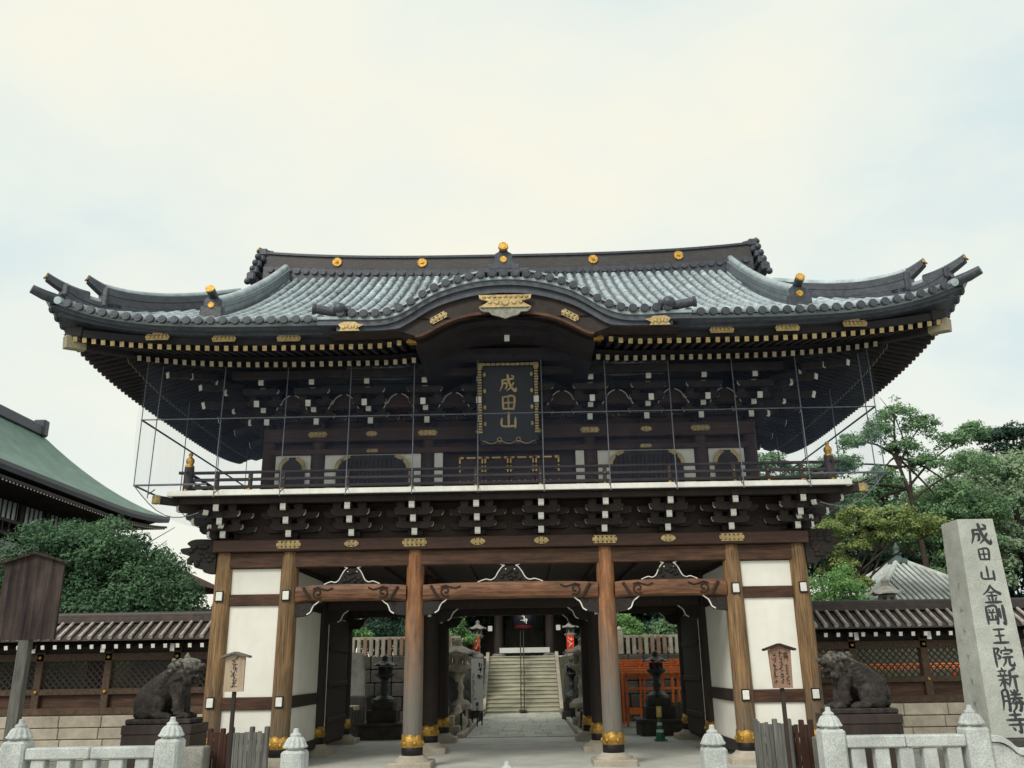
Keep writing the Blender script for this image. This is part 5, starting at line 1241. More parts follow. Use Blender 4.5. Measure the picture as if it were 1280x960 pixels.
bs = notice('large dark weathered wooden notice board with gabled top at the left edge', -7.53, -4.0, 0.95, 2.33, 3.50, M['board_sign'], M['board_sign'], 2.4, 0.17, 0.15, M['board_grey'])

# ================================================================== INSCRIBED STONE PILLAR
sp = thing('stone_pillar', 'tall pale granite pillar carved with a column of black characters', 'pillar', (7.56, -3.62, 0))
H0, H1 = 0.70, 3.97
def pf(z): return lerp(0.365, 0.285, (z-H0)/(H1-H0))
b = MB(); q0, q1 = pf(H0), pf(H1)
b.box((0, 0, (H0+H1)/2), (2*q0, 2*q0, H1-H0), top=(q1/q0, q1/q0), ch=0.006); b.build('shaft', M['granite'], sp)
MB().box((0, 0, 0.60), (1.05, 1.05, 0.19), ch=0.02).build('plinth', M['stone_dark'], sp)
MB().box((0, 0, 0.25), (1.5, 1.5, 0.5), ch=0.03).build('pedestal', M['stone_grey'], sp)
zc = 3.72
for ch, sz in zip('成田山金剛王院新勝寺', (0.37, 0.26, 0.27, 0.30, 0.33, 0.27, 0.32, 0.34, 0.34, 0.32)):
    tl = math.atan((q0-q1)/(H1-H0)); zmid = zc-0.0
    T = Matrix.Translation((0.035, -pf(zmid)+0.001, zmid)) @ Matrix.Rotation(-tl, 4, 'X') @ XZ
    b = MB(); brush(b, ch, sz*0.97, T, 0.003, 1.3); b.build('character', M['ink_stone'], sp); zc -= 0.312
b = MB()
T = Matrix(((0,0,-1,0),(-1,0,0,0),(0,1,0,0),(0,0,0,1)))
for k in range(6):
    z = 2.95-k*0.36; T2 = Matrix.Translation((-pf(z)-0.002, 0.0, z)) @ T; marks(b, -0.05, 0.05, -0.06, 0.06, 0.003, 1, T2, 1, 0.006)
b.build('side_lettering', M['ink_faint'], sp)
M['hall_wall'] = mat('hall_wall', (0.11,0.115,0.125), (0.07,0.072,0.08), 2.0, rough=0.8, bump=0.1)
M['hall_panel'] = mat('hall_panel', (0.42,0.43,0.42), (0.3,0.31,0.31), 2.0, rough=0.8, bump=0.1)
M['hall_glass'] = mat('hall_glass', (0.66,0.72,0.74), (0.52,0.58,0.61), 1.0, rough=0.25, bump=0.0, spec=0.6)
M['dark_red'] = mat('dark_red', (0.16,0.02,0.015), (0.1,0.012,0.01), 5, rough=0.6, bump=0.1)
M['rear_board'] = mat('rear_board', (0.12,0.12,0.095), (0.06,0.06,0.05), 3.0, (4,4,0.6), 0.7, 0.2, 14)
M['stone_wall'] = mat('stone_wall', (0.13,0.12,0.10), (0.055,0.05,0.045), 4.0, rough=0.85, bump=0.5, bscale=25, var=0.12)
# ================================================================== LANTERNS, STONES AND SIGNS BEHIND THE GATE
def stone_lantern(label, loc, h, m, group=None, n=6, name='stone_lantern', rz=0.2, wide=1.0):
    o = thing(name, label, 'lantern', loc, rz, group); k = h/2.4
    def S(p): return [(r*k*wide, z*k) for r, z in p]
    MB().lathe(S([(0.46, 0), (0.46, 0.14), (0.40, 0.17), (0.33, 0.26), (0.26, 0.30)]), n, ).build('base', m, o)
    MB().lathe(S([(0.20, 0.30), (0.17, 0.36), (0.155, 0.6), (0.19, 0.68), (0.19, 0.74), (0.155, 0.82), (0.16, 1.12), (0.21, 1.18)]), 14).build('shaft', m, o)
    MB().lathe(S([(0.18, 1.18), (0.30, 1.25), (0.40, 1.36), (0.42, 1.44), (0.36, 1.46)]), n).build('platform', m, o)
    fb = MB()
    for j in range(n):
        a = 2*math.pi*j/n; fb.box((0.245*k*wide*math.cos(a), 0.245*k*wide*math.sin(a), 1.63*k), (0.09*k, 0.09*k, 0.34*k), rz=a)
    fb.lathe(S([(0.26, 1.46), (0.26, 1.52)]), n); fb.lathe(S([(0.27, 1.74), (0.27, 1.81)]), n); fb.lathe(S([(0.15, 1.5), (0.15, 1.76)]), n)
    fb.build('firebox', m, o)
    b = MB(); vs = []; prof_ = [(0.62, 1.82), (0.60, 1.87), (0.44, 1.94), (0.27, 2.04), (0.14, 2.12)]; N = n*4
    for i, (r, z) in enumerate(prof_):
        for j in range(N):
            a = 2*math.pi*j/N; c = abs(((a*n/(2*math.pi))+0.5) % 1.0-0.5)*2     # 0 at corner
            cr = (1-c)**2; f = math.cos(math.pi/n)/math.cos(((a+math.pi/n) % (2*math.pi/n))-math.pi/n)
            vs.append((r*k*wide*f*math.cos(a), r*k*wide*f*math.sin(a), (z+(0.10*cr if i < 2 else 0.02*cr))*k))
    b.add(vs, [(i*N+j, i*N+(j+1) % N, (i+1)*N+(j+1) % N, (i+1)*N+j) for i in range(4) for j in range(N)]+[tuple(range(N))[::-1], tuple(range(4*N, 5*N))])
    b.build('roof', m, o)
    MB().lathe(S([(0.12, 2.10), (0.15, 2.16), (0.10, 2.20), (0.14, 2.26), (0.13, 2.32), (0.05, 2.38), (0.005, 2.42)]), 12).build('finial', m, o)
    return o
def pedestal(par, w, steps, m):
    z = 0.0
    for ww, hh in steps:
        MB().box((0, 0, z+hh/2), (ww*w, ww*w, hh), ch=0.015).build('pedestal_stone', m, par); z += hh
    return z
for s, x in ((-1, -3.66), (1, 3.90)):
    side_ = 'left' if s < 0 else 'right'
    p = thing('lantern_pedestal', 'stepped dark stone pedestal under the %s bronze lantern' % side_, 'pedestal', (x, 7.5, 0), group='bronze lantern pedestals')
    zt = pedestal(p, 1.0, ((1.15, 0.36), (1.3, 0.08), (0.80, 0.32), (0.62, 0.20)), M['stone_dark'])
    stone_lantern('dark bronze lantern seen through the %s gate bay' % side_, (x, 7.5, zt), 1.24, M['bronze'], 'bronze lanterns', 8, 'bronze_lantern', 0.39, 1.3)
stone_lantern('large cream stone lantern left of the path', (-1.86, 10.6, 0.62), 2.12, M['stone_pale'], 'cream stone lanterns', rz=0.5, wide=1.25)
stone_lantern('large cream stone lantern right of the path', (2.08, 10.6, 0.62), 2.08, M['stone_pale'], 'cream stone lanterns', rz=0.2, wide=1.25)
stone_lantern('tall cream stone lantern further up left of the path', (-2.25, 13.5, 0.4), 2.0, M['stone_pale'], 'cream stone lanterns', rz=0.9, wide=1.25)
stone_lantern('small dark bronze lantern at the foot of the left stair edge', (-1.50, 15.4, 0.78), 1.35, M['bronze'], 'small bronze lanterns by the stairs', 8, 'bronze_lantern', 0.3)
stone_lantern('small dark bronze lantern at the foot of the right stair edge', (1.93, 15.4, 0.78), 1.35, M['bronze'], 'small bronze lanterns by the stairs', 8, 'bronze_lantern', 0.3)
stone_lantern('green bronze lantern among the stones right of the path', (2.20, 13.2, 0.45), 1.75, M['bronze_green'], None, 4, 'bronze_lantern', 0.78)
stone_lantern('dark stone lantern at the top of the stairs, left', (-1.95, 24.4, 2.26), 1.7, M['stone_grey'], 'lanterns at the top of the stairs', rz=0.4)
stone_lantern('dark stone lantern at the top of the stairs, right', (2.40, 24.4, 2.26), 1.7, M['stone_grey'], 'lanterns at the top of the stairs', rz=0.1)
def rock(label, loc, r, m, seed, cat='rock', name='garden_rock', group='rocks beside the path'):
    b = MB(); b.ball((0, 0, 0), 1.0, 18, 12); vs = []
    for v in b.v:
        q = Vector(v); nn = mnoise.noise(q*1.3+Vector((seed*3.1, seed, 0)))*0.45+mnoise.noise(q*3.1+Vector((seed, 0, 7)))*0.18
        q = q*(1+nn); vs.append((q.x*r[0], q.y*r[1], q.z*r[2]))
    b.v = vs; o = tag(b.build(name, m, None, loc), label, cat, group); return o
rk = [(-2.30, 9.4, 0.45, .42,.4,.75,'dark'),(-2.25, 10.5, .8, .4,.4,.95,'dark'),(-1.95, 12.0, .5, .4,.5,.75,'dark'),(-2.6, 11.6, 1.1, .5,.5,1.1,'dark'),(-1.75, 9.2, .3, .28,.3,.4,'cream'),
      (2.55, 9.4, .45, .42,.4,.7,'dark'),(2.2, 11.9, .45, .38,.4,.7,'dark'),(2.75, 11.6, .9, .5,.5,1.0,'dark'),(2.0, 9.2, .28, .26,.3,.36,'cream'),(2.5, 14.4, .8, .5,.5,1.0,'dark'),(-2.4, 15.2, .8, .55,.5,1.0,'dark')]
words = ['squat dark rock nearest the path on the left', 'upright dark rock behind the nearest left rock', 'dark rock under the white signboard', 'tall dark rock at the left of the rock group', 'small cream rock below the left cream lantern', 'squat dark rock nearest the path on the right', 'dark rock under the green bronze lantern', 'tall dark rock at the right of the rock group', 'small cream rock below the right cream lantern', 'dark rock behind the green bronze lantern', 'dark rock behind the tall left cream lantern']
for i, ((x, y, z, a, b_, c, mm), wd) in enumerate(zip(rk, words)):
    rock(wd, (x, y, z), (a, b_, c), M['stone_dark'] if mm == 'dark' else M['stone_pale'], i+1)
for s, x in ((-1, -1.95), (1, 2.2)):
    o = thing('lantern_plinth', 'rough cream stone plinth under the %s cream lantern' % ('left' if s < 0 else 'right'), 'plinth', (x+s*-0.0, 10.6, 0), group='cream lantern plinths')
    MB().box((0, 0, 0.16), (1.0, 0.9, 0.32), ch=0.03).build('lower_stone', M['stone_grey'], o); MB().box((0, 0, 0.47), (0.8, 0.75, 0.30), ch=0.03).build('upper_stone', M['stone_pale'], o)
    o = thing('stone_stack', 'stepped cream stone blocks at the near end of the %s rocks' % ('left' if s < 0 else 'right'), 'blocks', (s*2.02+0.12, 8.2, 0), group='stepped block stacks')
    for k, (dx, dz, w, h) in enumerate(((0, 0.14, 0.62, 0.28), (s*0.10, 0.41, 0.46, 0.26), (s*0.20, 0.66, 0.30, 0.24))):
        MB().box((dx, 0.1*k, dz), (w, 0.5, h), ch=0.02).build('block', M['stone_pale'], o)
    f = thing('iron_fence', 'low black iron picket fence along the %s path edge' % ('left' if s < 0 else 'right'), 'fence', (PXC+s*1.72, 8.3, 0), group='low iron fences along the path')
    pk = MB().box((0, 0, 0.30), (0.03, 0.03, 0.60)).mesh('picket', M['iron'])
    for k in range(40): put('picket', pk, f, (0, k*0.275, 0))
    for z in (0.14, 0.48): MB().box((0, 5.4, z), (0.025, 10.9, 0.035)).build('rail', M['iron'], f)
    # stair-foot stone piers
    o = thing('stair_pier', 'dark stepped stone pier at the foot of the %s stair edge' % ('left' if s < 0 else 'right'), 'pier', (PXC+s*1.80, 15.4, 0), group='dark stair piers')
    pedestal(o, 0.62, ((1.2, 0.3), (1.0, 0.34), (0.8, 0.14)), M['stone_dark'])
extra_rocks = [(-2.7, 13.0, .9, .6,.6,1.3), (-2.0, 14.6, .35, .4,.45,.6), (-2.3, 16.6, .8, .6,.6,1.1), (-2.1, 18.2, .9, .55,.6,1.3), (-2.9, 17.6, 1.3, .7,.7,1.5), (2.9, 13.0, .9, .6,.6,1.3), (2.25, 14.8, .35, .4,.45,.6), (2.6, 16.6, .8, .6,.6,1.1), (2.35, 18.2, .9, .55,.6,1.3), (3.1, 17.6, 1.3, .7,.7,1.5)]
for i, (x, y, z, a, b_, c) in enumerate(extra_rocks):
    rock('%s dark boulder in the rockery climbing %s of the stairs' % (('first', 'second, small', 'third', 'fourth', 'last and tallest')[i % 5], 'left' if x < 0 else 'right'), (x, y, z), (a, b_, c), M['stone_dark'], 20+i)
ws = thing('white_signboard', 'tall white signboard with black brush writing left of the stairs', 'sign', (-1.34, 12.4, 0.45))
MB().box((0, 0, 0.85), (0.40, 0.03, 1.62), ch=0.004).build('panel', M['sign_white'], ws)
b = MB(); marks(b, -0.02, 0.18, 0.85, 1.55, 0.017, 2, XZ, 1, 0.03); marks(b, -0.17, -0.09, 0.35, 1.2, 0.017, 9, XZ, 1, 0.008); b.build('lettering', M['ink'], ws)
for x in (-0.15, 0.15): MB().box((x, 0.03, 0.4), (0.04, 0.04, 1.7)).build('leg', M['iron'], ws)
sn = thing('small_notice', 'small white notice with a blue mark below the white signboard', 'sign', (-1.30, 11.6, 0.35))
MB().box((0, 0, 0.42), (0.22, 0.02, 0.40), ch=0.003).build('panel', M['sign_white'], sn)
MB().box((0.0, -0.0115, 0.36), (0.09, 0.003, 0.12)).build('blue_mark', M['sign_blue'], sn); MB().box((0, -0.0115, 0.25), (0.14, 0.003, 0.025)).build('red_mark', M['red_cloth'], sn)
MB().box((-0.06, -0.0115, 0.52), (0.05, 0.003, 0.05)).build('blue_mark', M['sign_blue'], sn)
MB().box((0, 0.02, 0.0), (0.04, 0.03, 0.6)).build('post', M['iron'], sn)
for s, x in ((-1, -1.92), (1, 2.28)):
    o = thing('red_banner', 'red banner on a pole at the %s top of the stairs' % ('left' if s < 0 else 'right'), 'banner', (x, 22.4, 2.26), group='red banners')
    MB().grid(lambda u, v: (lerp(-0.16, 0.16, u), 0.03*math.sin(v*7+u*3), lerp(0.25, 0.90, v)), 6, 12).build('cloth', M['red_cloth'], o)
    b = MB(); marks(b, -0.10, 0.10, 0.35, 0.82, 0.045, 2, XZ, 1, 0.016); b.build('lettering', M['sign_white'], o)
    MB().tube([(-0.17, 0.03, 0), (-0.17, 0.03, 1.05)], 0.018, 6).build('pole', M['iron'], o)
# retaining walls with stone pickets on top
for s, x0, x1, y0, zt in ((-1, -10.0, -2.0, 14.0, 2.27), (1, 2.5, 10.0, 14.0, 2.20)):
    sd = 'left' if s < 0 else 'right'
    w = thing('retaining_wall', 'dark stone retaining wall behind the %s bay of the gate' % sd, 'wall', ((x0+x1)/2, y0, 0), group='retaining walls')
    L = x1-x0
    MB().box((0, 0.25, zt/2), (L, 0.4, zt-0.02)).build('core', M['stone_dark'], w)
    for r in range(5):
        a = -L/2; z0, z1 = zt*r/5, zt*(r+1)/5
        while a < L/2-0.05:
            e_ = min(L/2, a+random.uniform(0.5, 0.95)); MB().box(((a+e_)/2, random.uniform(0.0, 0.03), (z0+z1)/2), (e_-a-0.02, 0.25, z1-z0-0.02), ch=0.025).build('stone_block', M['stone_wall'], w); a = e_
    f = thing('stone_picket_fence', 'pale stone picket fence on top of the %s retaining wall' % sd, 'fence', ((x0+x1)/2, y0, zt), group='stone picket fences')
    pm = [MB().box((0, 0, 0.31), (0.13, 0.12, 0.62), ch=0.012).mesh('picket', m) for m in (M['stone_pale'], M['stone_cream'], mat('stone_rust', (0.34,0.22,0.16), (0.22,0.15,0.11), 5, rough=0.85))]
    n = int(L/0.215)
    for i in range(n): put('picket', random.choice(pm), f, (-L/2+0.1+i*0.215, 0, 0))
    for k in range(3):
        q = MB().box((0, 0, 0.39), (0.22, 0.2, 0.78), ch=0.015).lathe([(0.09, 0.78), (0.12, 0.82), (0.10, 0.88), (0.02, 0.95)], 10).build('post', M['stone_cream'], f, (-L/2+0.5+k*(L-1)/2+(0.6 if s > 0 else 0), -0.02, 0))
    MB().box((0, 0.0, 0.60), (L, 0.09, 0.09)).build('top_rail', M['stone_cream'], f)
mo = thing('stone_monument', 'pale tapering stone monument before the left retaining wall', 'monument', (-5.55, 12.8, 0))
pl = [(-0.42, 0), (0.46, 0), (0.40, 0.7), (0.30, 1.35), (-0.18, 1.42), (-0.34, 0.8)]
MB().prism(pl, 0.30, Matrix.Translation((0, 0.15, 1.0)) @ XZ).build('stone', M['stone_grey'], mo)
MB().box((0, 0, 0.5), (1.2, 0.7, 1.0), ch=0.05).build('base', M['stone_dark'], mo)
so_ = thing('stone_offering_block', 'stacked pale stone blocks behind the left board screen', 'blocks', (-4.95, 8.6, 0))
for k in range(3): MB().box((0, 0, 0.30+0.22*k), (0.85-0.05*k, 0.5, 0.20), ch=0.02).build('block', M['stone_pale'] if k else M['stone_grey'], so_)
# parasol stand seen beside the left centre column: white awning edge
# vermilion stand behind the right bay
vs_ = thing('vermilion_stand', 'bright orange timber stand with planked roof behind the right bay', 'stand', (4.55, 11.2, 0))
for x in (-1.1, 0.05, 0.55, 1.1):
    for y_ in (0.0, 1.2): MB().box((x, y_, 0.98), (0.075, 0.075, 1.96), ch=0.008).build('post', M['vermilion'], vs_)
for k in range(6): MB().box((0, -0.34+k*0.10, 1.60+0.075*k), (2.6, 0.11, 0.055), ch=0.006).build('roof_plank', M['vermilion_roof'], vs_)
for z, hh in ((1.50, 0.10), (1.12, 0.07), (0.46, 0.20)): MB().box((0.1, -0.06, z), (2.3, 0.05, hh), ch=0.006).build('rail', M['vermilion_roof'], vs_)
for x in (-0.75, -0.62): MB().beam((x, -0.5, 0.0), (x+0.1, -0.1, 1.95), 0.05, 0.05).build('ladder_rail', M['vermilion'], vs_)
for k in range(5): MB().beam((-0.74+0.02*k, -0.42+0.08*k, 0.35*k+0.25), (-0.60+0.02*k, -0.42+0.08*k, 0.35*k+0.25), 0.03, 0.03).build('ladder_rung', M['vermilion'], vs_)
vr = thing('vermilion_roof', 'orange tiled roof showing through the lattice of the right wall', 'roof', (10.4, 8.2, 0))
for k in range(3): MB().box((0, k*0.16, 1.60+0.07*k), (5.0, 0.17, 0.04)).build('roof_plank', M['vermilion_roof'], vr)
for x in (-2.3, 0, 2.3): MB().box((x, 0.5, 0.8), (0.1, 0.1, 1.6)).build('post', M['vermilion'], vr)
cn = thing('traffic_cone', 'green traffic cone with white bands and a yellow notice on top', 'cone', (3.60, 5.35, 0.022))
MB().box((0, 0, 0.02), (0.30, 0.30, 0.04), ch=0.01).build('base', M['cone_green'], cn)
c_ = MB().lathe([(0.12, 0.04), (0.035, 0.56)], 18).build('cone', M['cone_green'], cn)
for z0, z1 in ((0.20, 0.27), (0.36, 0.43)):
    f_ = lambda z: 0.12-0.085*(z-0.04)/0.52+0.003
    MB().lathe([(f_(z0), z0), (f_(z1), z1)], 18).build('white_band', M['sign_white'], cn)
MB().box((0, 0, 0.68), (0.13, 0.05, 0.26), ch=0.01).build('notice_head', M['cone_yellow'], cn)
MB().box((0, -0.028, 0.72), (0.09, 0.004, 0.10)).build('notice_face', M['sign_white'], cn)
# ================================================================== INNER GATE AT THE TOP OF THE STAIRS
ng = thing('inner_gate', 'dark inner gate hall with a great lantern at the top of the stairs', 'gate', (0.23, 27.0, 2.36))
for x in (-3.4, -1.27, 1.27, 3.4):
    for y_ in (0, 3.0):
        c = MB().lathe([(0.24, 0), (0.23, 3.4)], 18).build('column', M['wood_in'], ng, (x, y_, 0)); MB().lathe([(0.34, -0.1), (0.34, 0.06), (0.26, 0.12)], 18).build('stone_base', M['stone_grey'], c)
for x in (-2.33, 2.33): MB().box((x, 1.6, 1.6), (1.7, 0.08, 3.2)).build('side_boards', M['wood_in'], ng)
MB().box((0, 3.1, 1.6), (2.3, 0.08, 3.2)).build('rear_boards', M['rear_board'], ng)
for z in (2.6, 3.3): MB().box((0, 0, z), (7.6, 0.26, 0.26), ch=0.02).build('tie_beam', M['wood_in'], ng)
MB().box((0, 1.5, 3.6), (9.5, 6.0, 0.14)).build('eave_soffit', M['wood_dark'], ng)
b = MB().add([(-5.4, -2.2, 3.9), (5.4, -2.2, 3.9), (3.6, 1.5, 6.4), (-3.6, 1.5, 6.4), (5.4, 5.2, 3.9), (-5.4, 5.2, 3.9)], [(0,1,2,3), (4,5,3,2), (0,3,5), (1,4,2), (0,5,4,1)]); b.build('roof', M['tile_dark'], ng)
for s in (-1, 1): MB().box((s*1.69, -0.26, 1.31), (0.22, 0.06, 0.26), ch=0.02).build('lamp_box', M['sign_white'], ng)
MB().box((0, -0.6, 0.26), (2.45, 0.03, 0.24)).build('white_banner', M['sign_white'], ng)
gl = thing('great_lantern', 'huge round dark red and black hanging lantern above the stairs', 'lantern', (0.23, 26.4, 3.55))
MB().lathe([(0.22, 0.0), (0.34, 0.05), (0.50, 0.3), (0.54, 0.55), (0.50, 0.85), (0.34, 1.1), (0.22, 1.15)], 28).build('body', M['lacquer'], gl)
for z in (0.05, 0.10, 0.15, 0.2, 0.9, 0.96, 1.02): MB().lathe([(0.40 if z in (0.05, 1.02) else 0.47, z), (0.40 if z in (0.05, 1.02) else 0.47, z+0.025)], 28).build('rib', M['dark_red'], gl)
b = MB(); marks(b, -0.22, 0.22, 0.33, 0.78, 0.55, 1, XZ, 1, 0.03); b.build('emblem', M['sign_white'], gl)

# ================================================================== BUILDINGS BEYOND
hl = thing('green_roof_hall', 'large temple hall with green copper roof behind the left tree', 'building', (-20.3, 0, -0.12))
EH, RH = 10.0, 14.1
def hall(u, v):      # right-hand slope, u along depth, v eave->ridge
    y = lerp(-4.0, lerp(32.0, 26.6, v), u); t = v; return (-5.0*v, y, EH+4.1*(0.62*t+0.38*t*t)+0.5*max(0, (u-0.8)/0.2)**2*(1-v)**2)
MB().grid(hall, 40, 14).build('roof', M['copper_green'], hl)
MB().grid(lambda u, v: (lerp(0, -10, u)*1.0 if False else lerp(lerp(0, -5, v), lerp(-10, -5, v), u), lerp(32.0, 26.6, v), EH+4.1*(0.62*v+0.38*v*v)+0.5*(abs(2*u-1)**6)*(1-v)**2), 20, 10).build('roof', M['copper_green'], hl)
MB().grid(lambda u, v: (-10+5.0*v, lerp(-4.0, lerp(32.0, 26.6, v), u), EH+4.1*(0.62*v+0.38*v*v)), 10, 8).build('roof', M['copper_green'], hl)
MB().box((-5.0, 11.2, 14.25), (0.5, 30.5, 0.55), ch=0.05).box((-5.0, 26.3, 14.4), (0.7, 0.5, 0.9), ch=0.08).build('ridge', M['tile_dark'], hl)
for y_ in (18.5, 22.0): MB().lathe([(0.10, 14.5), (0.10, 14.75), (0.02, 14.85)], 8, (-5.0, y_, 0)).build('ridge_knob', M['tile_dark'], hl)
edge = [hall(i/40, 0) for i in range(41)]
MB().sweep([(-0.5, -0.30), (0.06, -0.30), (0.12, -0.12), (0.12, 0.05), (-0.5, 0.05)], edge, (1, 0, 0), (0, 0, 1)).build('eave_edge', M['tile_dark'], hl)
MB().sweep([(-2.6, -0.5), (0.0, -0.62), (0.0, -0.50), (-2.6, -0.38)], edge, (1, 0, 0), (0, 0, 1)).build('soffit', M['wood_dark'], hl)
re2 = MB().box((-1.2, 0, -0.62), (2.4, 0.10, 0.12)).box((0.006, 0, -0.62), (0.012, 0.096, 0.116), 1).mesh('rafter', [M['wood_dark'], M['white_paint']])
for i in range(77):
    y_ = 12.0+i*0.26; z_ = hall((y_+4)/36.0, 0)[2]; put('rafter', re2, hl, (-0.05, y_, z_))
MB().box((-6.1, 12.0, 5.0), (7.6, 31.0, 10.0)).build('wall', M['hall_wall'], hl)
for k in range(9):
    y_ = 10.0+k*2.2
    MB().box((-2.27, y_, 8.6), (0.22, 0.28, 2.8)).build('post', M['wood_dark'], hl)
    wn = MB().box((-2.29, y_+1.1, 8.85), (0.04, 1.8, 0.95)).build('window', M['hall_glass'], hl)
    for j in range(5): MB().box((-2.25, y_+0.35+j*0.38, 8.85), (0.05, 0.06, 0.95)).build('mullion', M['wood_dark'], wn)
    MB().box((-2.26, y_+1.1, 9.72), (0.05, 1.8, 0.50)).build('transom_panel', M['hall_panel'], hl)
for z, m, x in ((8.25, M['wood_dark'], -1.5), (7.75, M['wood_dark'], -1.6)): MB().box((x-0.7, 12.0, z), (1.5, 31.4, 0.14)).build('veranda_rail', m, hl)
for i in range(40): MB().box((-1.5, 10.0+i*0.5, 8.05), (0.06, 0.06, 0.5)).build('baluster', M['wood_dark'], hl)
MB().box((-2.0, 12.0, 7.2), (0.5, 31.2, 0.5)).build('veranda_skirt', M['hall_panel'], hl)
MB().box((-1.8, 12.0, 3.4), (0.6, 31.4, 6.8)).build('podium', M['stone_cream'], hl)
hu = thing('small_hut', 'small red-roofed hut with railing showing left of the gate', 'building', (-12.2, 14.0, 0))
MB().box((0, 0, 2.0), (2.0, 2.0, 4.0)).build('wall', M['board_grey'], hu)
MB().add([(-1.5, -1.5, 4.62), (1.5, -1.5, 4.62), (1.5, 1.5, 4.62), (-1.5, 1.5, 4.62), (0, 0, 5.4)], [(0,1,4), (1,2,4), (2,3,4), (3,0,4), (3,2,1,0)]).build('roof', M['board_brown'], hu)
for z in (4.1, 4.3): MB().box((0.2, -1.3, z), (2.4, 0.05, 0.06)).build('rail', M['wood_dark'], hu)
for k in range(7): MB().box((-0.9+k*0.35, -1.3, 4.1), (0.05, 0.05, 0.5)).build('rail_post', M['wood_dark'], hu)
# pyramid-roofed pavilion behind the right wall
pv = thing('tiled_pavilion', 'pavilion with grey pyramid tiled roof behind the right wall', 'building', (17.15, 22.0, 0), rad(8))
AP = Vector((0, 0, 6.15)); hw = 2.85; ez = 4.15
MB().add([(-hw, -hw, ez), (hw, -hw, ez), (hw, hw, ez), (-hw, hw, ez), tuple(AP)], [(0,1,4), (1,2,4), (2,3,4), (3,0,4), (3,2,1,0)]).build('roof', M['tile_dark'], pv)
pvm = mat('pavilion_tile', (0.50,0.53,0.50), (0.33,0.35,0.33), 6.0, rough=0.5, bump=0.2)
for face in range(4):
    R = Matrix.Rotation(face*math.pi/2, 4, 'Z')
    for i in range(-10, 11):
        x = i*0.27; t = 1-abs(x)/hw
        if t < 0.03: continue
        a = R @ Vector((x, -hw-0.02, ez+0.05)); c = R @ Vector((x, -hw*(1-t), ez+(AP.z-ez)*t+0.05))
        if face in (0, 3): MB().tube([a, c], 0.085, 6).build('roll_tile', pvm, pv)
    a = R @ Vector((hw+0.05, -hw-0.05, ez+0.06)); MB().tube([a, AP+Vector((0, 0, 0.05))], 0.12, 7).build('hip_ridge', pvm, pv)
MB().lathe([(0.45, 6.0), (0.42, 6.2), (0.2, 6.25), (0.16, 6.4), (0.26, 6.45), (0.10, 6.52), (0.14, 6.66), (0.16, 6.72), (0.05, 6.86), (0.01, 6.98)], 12).build('finial', M['bronze_green'], pv)
MB().box((0, 0, 2.1), (5.0, 5.0, 4.2)).build('wall', M['wood_dark'], pv)
stone_lantern('grey roofed lantern top peeping over the right wall', (14.0, 16.0, 2.25), 2.6, M['stone_grey'], None, 6, 'garden_lantern', 0.3)
tl_ = thing('teal_roof_shrine', 'small shrine with pale teal roof among the right trees', 'building', (20.4, 31.0, 0))
MB().add([(-1.6, -1.4, 8.9), (1.8, -1.4, 8.9), (1.2, 0, 10.1), (-1.3, 0, 10.1), (1.8, 1.4, 8.9), (-1.6, 1.4, 8.9)], [(0,1,2,3), (4,5,3,2), (0,3,5), (1,4,2), (0,5,4,1)]).build('roof', M['copper_pale'], tl_)
MB().box((0, 0.2, 4.5), (2.4, 2.0, 8.8)).build('wall', M['board_brown'], tl_)

# ================================================================== HILLSIDE AND TREES
def hz_(x, y):
    a = max(0.0, min(1.0, (y-15)/25)); return 5.5*a*a*(3-2*a)*max(0, min(1, (x-8)/8))+0.35*mnoise.noise(Vector((x*0.1, y*0.1, 0)))*a
hillm = MB().grid(lambda u, v: (lerp(7, 140, u), lerp(14.5, 160, v), hz_(lerp(7, 140, u), lerp(14.5, 160, v))-0.03), 60, 60).build('hillside', M['earth']); struct(hillm)
import numpy as np
def leaves(clumps, per, size, seed, up=0.35, shell=0.55, flat=1.0):
    rng = np.random.default_rng(seed); cl = np.array(clumps, float); n = len(cl)*per
    idx = np.repeat(np.arange(len(cl)), per)
    d = rng.normal(size=(n, 3)); d /= np.linalg.norm(d, axis=1)[:, None]; d[:, 2] = np.where(d[:, 2] < -0.45, -d[:, 2]*0.6, d[:, 2])
    rr = shell+(1-shell)*rng.random(n)
    P = cl[idx, :3]+d*(cl[idx, 3]*rr)[:, None]*np.array([1, 1, flat])
    N = d+rng.normal(size=(n, 3))*0.55+np.array([0, 0, up]); N /= np.linalg.norm(N, axis=1)[:, None]
    t = np.cross(N, rng.normal(size=(n, 3))); t /= np.linalg.norm(t, axis=1)[:, None]; b = np.cross(N, t)
    s = size*(0.45+1.15*rng.random(n)**1.5)[:, None]
    V = np.stack([P-t*s*0.5, P+b*s*0.30+N*s*0.05, P+t*s*0.55, P-b*s*0.30+N*s*0.05], 1).reshape(-1, 3)
    ct = rng.random(len(cl)); tint = np.clip(0.42+0.30*(ct[idx]-0.5)+0.38*(rng.random(n)-0.5)+0.22*d[:, 2], 0, 1)  # random tint, plus light tops and shaded undersides painted into each clump
    me = bpy.data.meshes.new('crown'); me.vertices.add(4*n); me.vertices.foreach_set('co', V.ravel())
    me.loops.add(4*n); me.loops.foreach_set('vertex_index', np.arange(4*n, dtype=np.int32)); me.polygons.add(n)
    me.polygons.foreach_set('loop_start', np.arange(0, 4*n, 4, dtype=np.int32))
    me.update(calc_edges=True)
    at = me.attributes.new('tint', 'FLOAT', 'POINT'); at.data.foreach_set('value', np.repeat(tint, 4).astype(np.float32))
    return me
